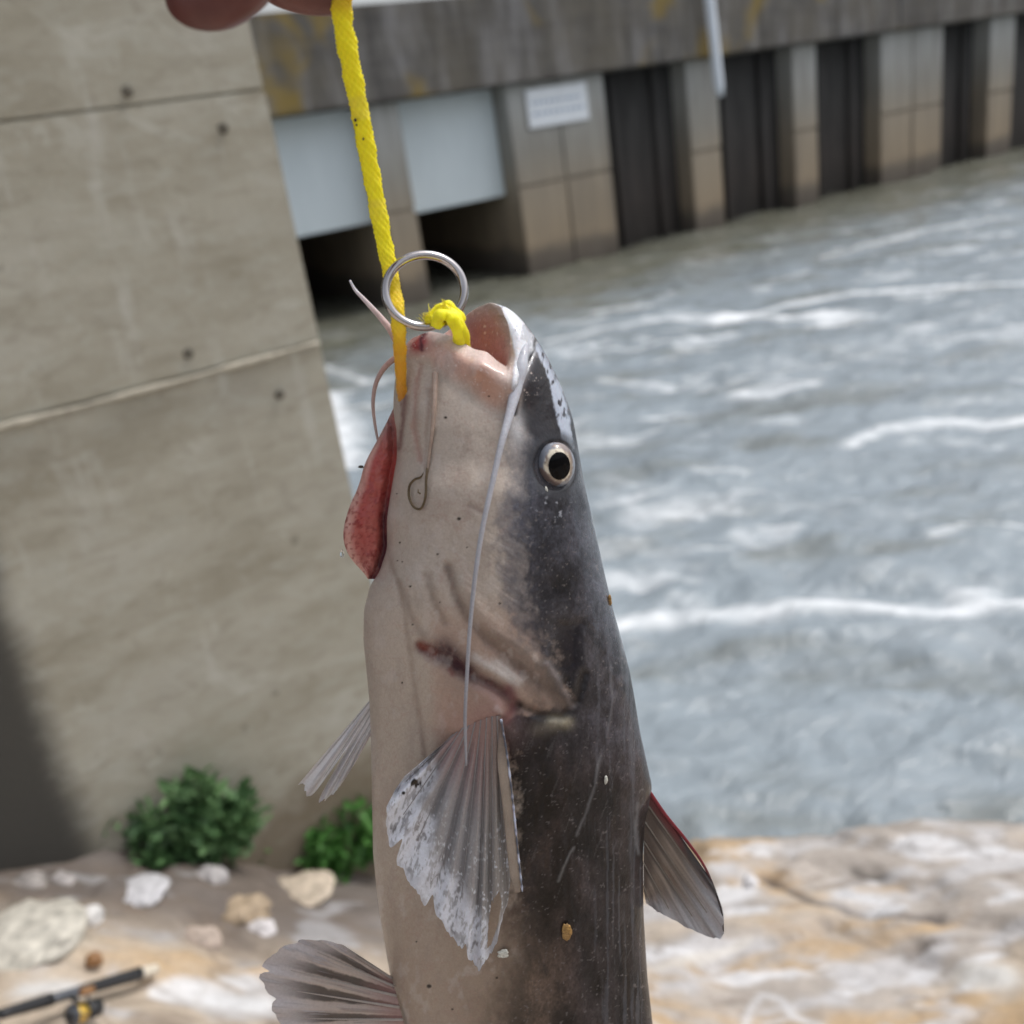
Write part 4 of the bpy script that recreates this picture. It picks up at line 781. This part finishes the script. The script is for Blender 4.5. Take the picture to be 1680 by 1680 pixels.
# ------------------------------------------------------------------ rope, knot, ring, hook
m = NT('yellow_rope'); at = m.n('ShaderNodeAttribute', _attribute_name='Col'); p = m.geo()
fb = m.noise(p, 900, 4, .7, (1, 1, .25)); m.l(m.mix(m.ramp(fb, [(.3, .45), (.6, 0.)]), at.outputs['Color'], m.mix(1., at.outputs['Color'], (.93, .84, .4), 'MULTIPLY')), m.b.inputs['Base Color'])
m.b.inputs['Roughness'].default_value = .42; m.b.inputs['Sheen Weight'].default_value = .1; m.bump(fb, .5, .0008); m.b.inputs['Subsurface Weight'].default_value = .1; m.b.inputs['Subsurface Scale'].default_value = .002
M_ROPE = m.m
rope = empty('stringer_rope', tuple(W(600, 250, 0))); tag(rope, 'bright yellow braided rope stained orange where it enters the gill', 'rope')
RP = cr([(576, -260, 0), (568, -120, -10), (563, -30, -22), (561, 20, -22), (572, 90, -20), (586, 160, -16), (599, 230, -14), (612, 300, -12), (627, 380, -14), (640, 445, -22), (650, 500, -52), (655, 550, -66), (657, 600, -62), (659, 640, -46), (663, 672, -20), (668, 710, 10)], 700)
tp = np.linspace(0, 1, 700); rw = np.interp(RP[:, 1], [-260, 0, 30, 200, 400, 450, 520, 570, 620, 660, 710], [15, 14, 13.5, 12.5, 11.5, 11, 10.5, 9.5, 7.5, 6.5, 6])
rw = rw*(1+.10*(fbm(tp*40, tp*0, 3, 7)-.5)*2)
yel = np.array([1.0, .88, .0]); cR = np.tile(yel, (700, 1)); n_ = fbm(tp*30, tp*0+.5, 4, 13)
cR = mixc(cR, sst(400, 500, RP[:, 1])*.55, (.80, .42, .005)); cR = mixc(cR, sst(520, 590, RP[:, 1])*.7, (.62, .20, .004)); cR = mixc(cR, sst(610, 665, RP[:, 1])*.6, (.34, .10, .006)); cR = mixc(cR, sst(40, 0, RP[:, 1])*.6, (.50, .24, .0)); cR = mixc(cR, sst(.6, .75, n_)*.3, (.75, .60, .10))
def braid(t, f):
    s_ = t*95; return 1+.05*np.cos(2*f+s_*1.3)+.045*np.cos(3*f-s_*1.9)+.06*np.cos(8*f+s_*4)+.05*np.cos(9*f-s_*5)+.08*(fbm(f*2+0*t, t*60+0*f, 3, 4)-.5)
o = mktube('cord', W(RP[:, 0], RP[:, 1], RP[:, 2]), rw*SC, M_ROPE, None, 40, .5, braid, cR); adopt(o, rope)
fv = []; ff_ = []                                           # loose fibres along the cord
rs = np.random.RandomState(5)
for k in range(240):
    i = rs.randint(60, 690); s_ = rs.choice([-1, 1]); x, y, z = RP[i]; L = rs.uniform(3, 9); q = W(np.array([x+s_*rw[i]*.8, x+s_*(rw[i]+1.2), x+s_*(rw[i]+rs.uniform(.5, 2.5))]), np.array([y, y+L*.5*rs.choice([-1, 1]), y+L*rs.choice([-1, 1])]), z+rs.uniform(-4, 2)+np.zeros(3))
    b = len(fv); d_ = Rv*.00010; fv += [q[0], q[0]+d_, q[1]+d_, q[1], q[2], q[2]+d_*.5]; ff_ += [[b, b+1, b+2, b+3], [b+3, b+2, b+5, b+4]]
o = mkmesh('fibres', np.array(fv), np.array(ff_), M_ROPE, None, np.tile([.86, .66, .02, .5], (len(fv), 1))); o['kind'] = 'stuff'; adopt(o, rope)
for (x, y, q_) in ((583, 197, 3), (585, 205, 2), (596, 228, 2.2)):     # specks of dirt on the rope
    bm = bmesh.new(); bmesh.ops.create_icosphere(bm, subdivisions=2, radius=1); co = np.array([v.co for v in bm.verts])
    for v, p_ in zip(bm.verts, W(x+co[:, 0]*q_*.8, y+co[:, 1]*q_, -22+co[:, 2]*2)): v.co = p_
    me = bpy.data.meshes.new('dirt_speck'); bm.to_mesh(me); bm.free(); me.materials.append(M_BIT3); o = bpy.data.objects.new('dirt_speck', me); COL.objects.link(o); adopt(o, rope)
# knot: coils of the same cord round the ring and a frayed end
def coil(pts, r, name='knot', n=90):
    p_ = cr(pts, n); c = np.tile(np.array([1.0, .92, .0]), (n, 1))*(.75+.45*fbm(np.linspace(0, 9, n), np.zeros(n), 3, int(r*7)))[:, None]
    o = mktube(name, W(p_[:, 0], p_[:, 1], p_[:, 2]), r*(1+.35*(fbm(np.linspace(0, 7, n), np.zeros(n), 2, 3)-.5))*SC, M_ROPE, None, 18, .8, lambda t, f: 1+.05*np.cos(3*f+t*25)+.45*(fbm(f*1.2+0*t, t*9+0*f, 3, int(r*9))-.5), c); adopt(o, rope)
coil([(704, 530, -52), (712, 517, -62), (724, 508, -58), (738, 512, -62), (748, 524, -66), (757, 545, -60), (762, 566, -42), (764, 590, -20)], 9.5)
coil([(716, 536, -70), (720, 520, -76), (732, 516, -74), (744, 526, -74), (750, 545, -66), (756, 570, -45)], 9)
coil([(722, 508, -44), (734, 502, -52), (746, 512, -50), (754, 522, -44), (752, 536, -32)], 8)
coil([(700, 526, -60), (707, 521, -66), (716, 527, -70), (726, 536, -70)], 6)
fv = []; ff_ = []
for k in range(120):                                          # melted, frayed end
    x, y = (706, 522) if k < 80 else (728, 508); q0 = np.array([x+rs.normal(0, 6), y+rs.normal(0, 5), -64+rs.normal(0, 4)]); q1 = q0+np.array([rs.normal(-3, 4), rs.normal(-5, 4), rs.normal(-2, 3)]); a_ = W(*q0); b_ = W(*q1); b = len(fv); d_ = Rv*.0004; u_ = Fv*.0003
    fv += [a_, a_+d_, b_+d_*.5, b_, a_+u_, a_+u_+d_, b_+u_+d_*.5, b_+u_]; ff_ += [[b, b+1, b+2, b+3], [b+4, b+7, b+6, b+5], [b, b+3, b+7, b+4], [b+1, b+5, b+6, b+2], [b+2, b+6, b+7, b+3]]
o = mkmesh('frayed_end', np.array(fv), np.array(ff_), M_ROPE, None, np.tile([.86, .74, .03, .5], (len(fv), 1)), False); o['kind'] = 'stuff'; adopt(o, rope)
m = NT('polished_steel'); m.b.inputs['Base Color'].default_value = (.50, .47, .47, 1); m.b.inputs['Metallic'].default_value = 1; nz = m.noise(m.geo(), 500, 4); m.l(m.ramp(nz, [(.3, .05), (.8, .16)]), m.b.inputs['Roughness']); m.bump(nz, .12, .0003)
th = np.linspace(0, 2*math.pi, 160, endpoint=False); fi = np.linspace(0, 2*math.pi, 24, endpoint=False)
cx, cy, RX, RY, rt = 697, 477, 64.5, 57.5, 6.6
ringc = np.stack([cx+RX*np.cos(th), cy+RY*1.02*np.sin(th), -42+16*np.sin(th)*-1+12*np.cos(th)], -1)
RC = W(ringc[:, 0], ringc[:, 1], ringc[:, 2]); cW = RC.mean(0); Rd = RC-cW; Rd /= np.linalg.norm(Rd, axis=1)[:, None]; Tn = np.roll(RC, -1, 0)-np.roll(RC, 1, 0); Tn /= np.linalg.norm(Tn, axis=1)[:, None]; Bn = np.cross(Rd, Tn)
Vr = RC[:, None]+rt*SC*(Rd[:, None]*np.cos(fi)[None, :, None]+Bn[:, None]*np.sin(fi)[None, :, None]*1.15)
ring = mkmesh('steel_ring', Vr, gridfaces(160, 24, True, True), m.m); tag(ring, 'shiny round steel ring threaded on the yellow rope at the fish mouth', 'ring')
m_hook = simple('bronze_wire', (.13, .095, .055), .35, .6, .2, 400, 0)
hp = cr([sf_(701, 768, 0), sf_(700, 778, 3), sf_(699, 790, 4), sf_(698, 815, 5), sf_(691, 834, 6), sf_(679, 832, 6), sf_(671, 815, 6), sf_(672, 797, 6), sf_(680, 787, 6), sf_(690, 783, 7), sf_(695, 775, 8)], 110)
V, Fq, e_ = tube(W(hp[:, 0], hp[:, 1], hp[:, 2]-11), np.concatenate([np.full(95, 1.9), np.linspace(1.9, .4, 15)])*SC, 10)
V2, F2, e2 = tube(W(np.array([690, 686, 686]), np.array([810, 808, 802]), np.array([sf_(690, 808, 17)[2]]*3)), np.array([1.4, 1.2, .4])*SC, 8)
me = bpy.data.meshes.new('fishing_hook'); n_ = len(V); me.from_pydata(V.tolist()+V2.tolist(), [], Fq.tolist()+[r[:3].tolist() for r in e_]+(F2+n_).tolist()+[(r[:3]+n_).tolist() for r in e2]); me.materials.append(m_hook); me.polygons.foreach_set('use_smooth', [True]*len(me.polygons))
o = bpy.data.objects.new('fishing_hook', me); COL.objects.link(o); tag(o, 'small bronze fishing hook lying on the pale throat of the fish', 'fish hook')
# water drop under the gill
m = NT('water_drop'); m.b.inputs['Transmission Weight'].default_value = 1; m.b.inputs['Roughness'].default_value = .02; m.b.inputs['IOR'].default_value = 1.33
bm = bmesh.new(); bmesh.ops.create_icosphere(bm, subdivisions=3, radius=1)
co = np.array([v.co for v in bm.verts]); wd_ = np.where(co[:, 1] < 0, 1+co[:, 1]*.6, 1)
for v, p_ in zip(bm.verts, W(561+co[:, 0]*3.5*wd_, 908+co[:, 1]*7, 16+co[:, 2]*3.5*wd_)): v.co = p_
me = bpy.data.meshes.new('water_drop'); bm.to_mesh(me); bm.free(); me.materials.append(m.m); me.polygons.foreach_set('use_smooth', [True]*len(me.polygons))
o = bpy.data.objects.new('water_drop', me); COL.objects.link(o); tag(o, 'clear drop of water under the red gill', 'water drop')

# ------------------------------------------------------------------ the hand that holds the rope
m = NT('hand_skin'); p = m.geo(); nz = m.noise(p, 60, 4); fn = m.noise(p, 700, 3); m.l(m.ramp(nz, [(.3, (.10, .026, .022)), (.7, (.16, .055, .045))]), m.b.inputs['Base Color']); m.b.inputs['Roughness'].default_value = .42; m.b.inputs['Subsurface Weight'].default_value = .15; m.b.inputs['Subsurface Radius'].default_value = (1, .3, .15); m.b.inputs['Subsurface Scale'].default_value = .004; m.bump(fn, .3, .0006)  # skin colour darkened to carry the hand's backlit shade
J = {}; E_ = []
def jn(k, x, y, z, r, par=None):
    J[k] = (W(x, y, z), r*SC*1.08); 
    if par: E_.append((par, k))
jn('fore', -260, -900, 120, 95); jn('wrist', 60, -560, 60, 80, 'fore'); jn('palm', 180, -430, 20, 92, 'wrist'); jn('mid', 270, -320, 0, 88, 'palm')
jn('i1', 360, -250, 30, 44, 'mid'); jn('i2', 440, -130, 30, 38, 'i1'); jn('i3', 440, -40, 20, 40, 'i2'); jn('i4', 490, -18, 5, 34, 'i3'); jn('i5', 552, -18, 2, 33, 'i4'); jn('i6', 572, -14, 4, 26, 'i5')
jn('m1', 320, -270, -90, 48, 'mid'); jn('m2', 350, -120, -220, 60, 'm1'); jn('m3', 362, 6, -270, 76, 'm2'); jn('m4', 400, -120, -150, 42, 'm3')
jn('r1', 250, -290, -130, 46, 'mid'); jn('r2', 220, -230, -260, 44, 'r1'); jn('r3', 240, -190, -300, 40, 'r2'); jn('r4', 290, -250, -220, 34, 'r3')
jn('l1', 190, -330, -150, 42, 'palm'); jn('l2', 150, -240, -260, 38, 'l1'); jn('l3', 190, -190, -290, 36, 'l2'); jn('l4', 240, -250, -230, 30, 'l3')
jn('t1', 260, -470, 90, 52, 'palm'); jn('t2', 400, -330, 110, 42, 't1'); jn('t3', 500, -170, 70, 38, 't2'); jn('t4', 572, -50, 34, 32, 't3'); jn('t5', 580, -12, 26, 26, 't4')
ks = list(J); me = bpy.data.meshes.new('person'); me.from_pydata([tuple(J[k][0]) for k in ks], [(ks.index(a), ks.index(b)) for a, b in E_], []); me.materials.append(m.m)
hand = bpy.data.objects.new('person', me); COL.objects.link(hand); sm = hand.modifiers.new('skin', 'SKIN'); hand.modifiers.new('sub', 'SUBSURF').levels = 3; hand.modifiers['sub'].render_levels = 3
for i, k in enumerate(ks): me.skin_vertices[0].data[i].radius = (J[k][1], J[k][1]); me.skin_vertices[0].data[i].use_root = (k == 'palm')
sm.use_smooth_shade = True
tag(hand, 'hand of a person at the top edge gripping the yellow rope in closed fingers', 'person')
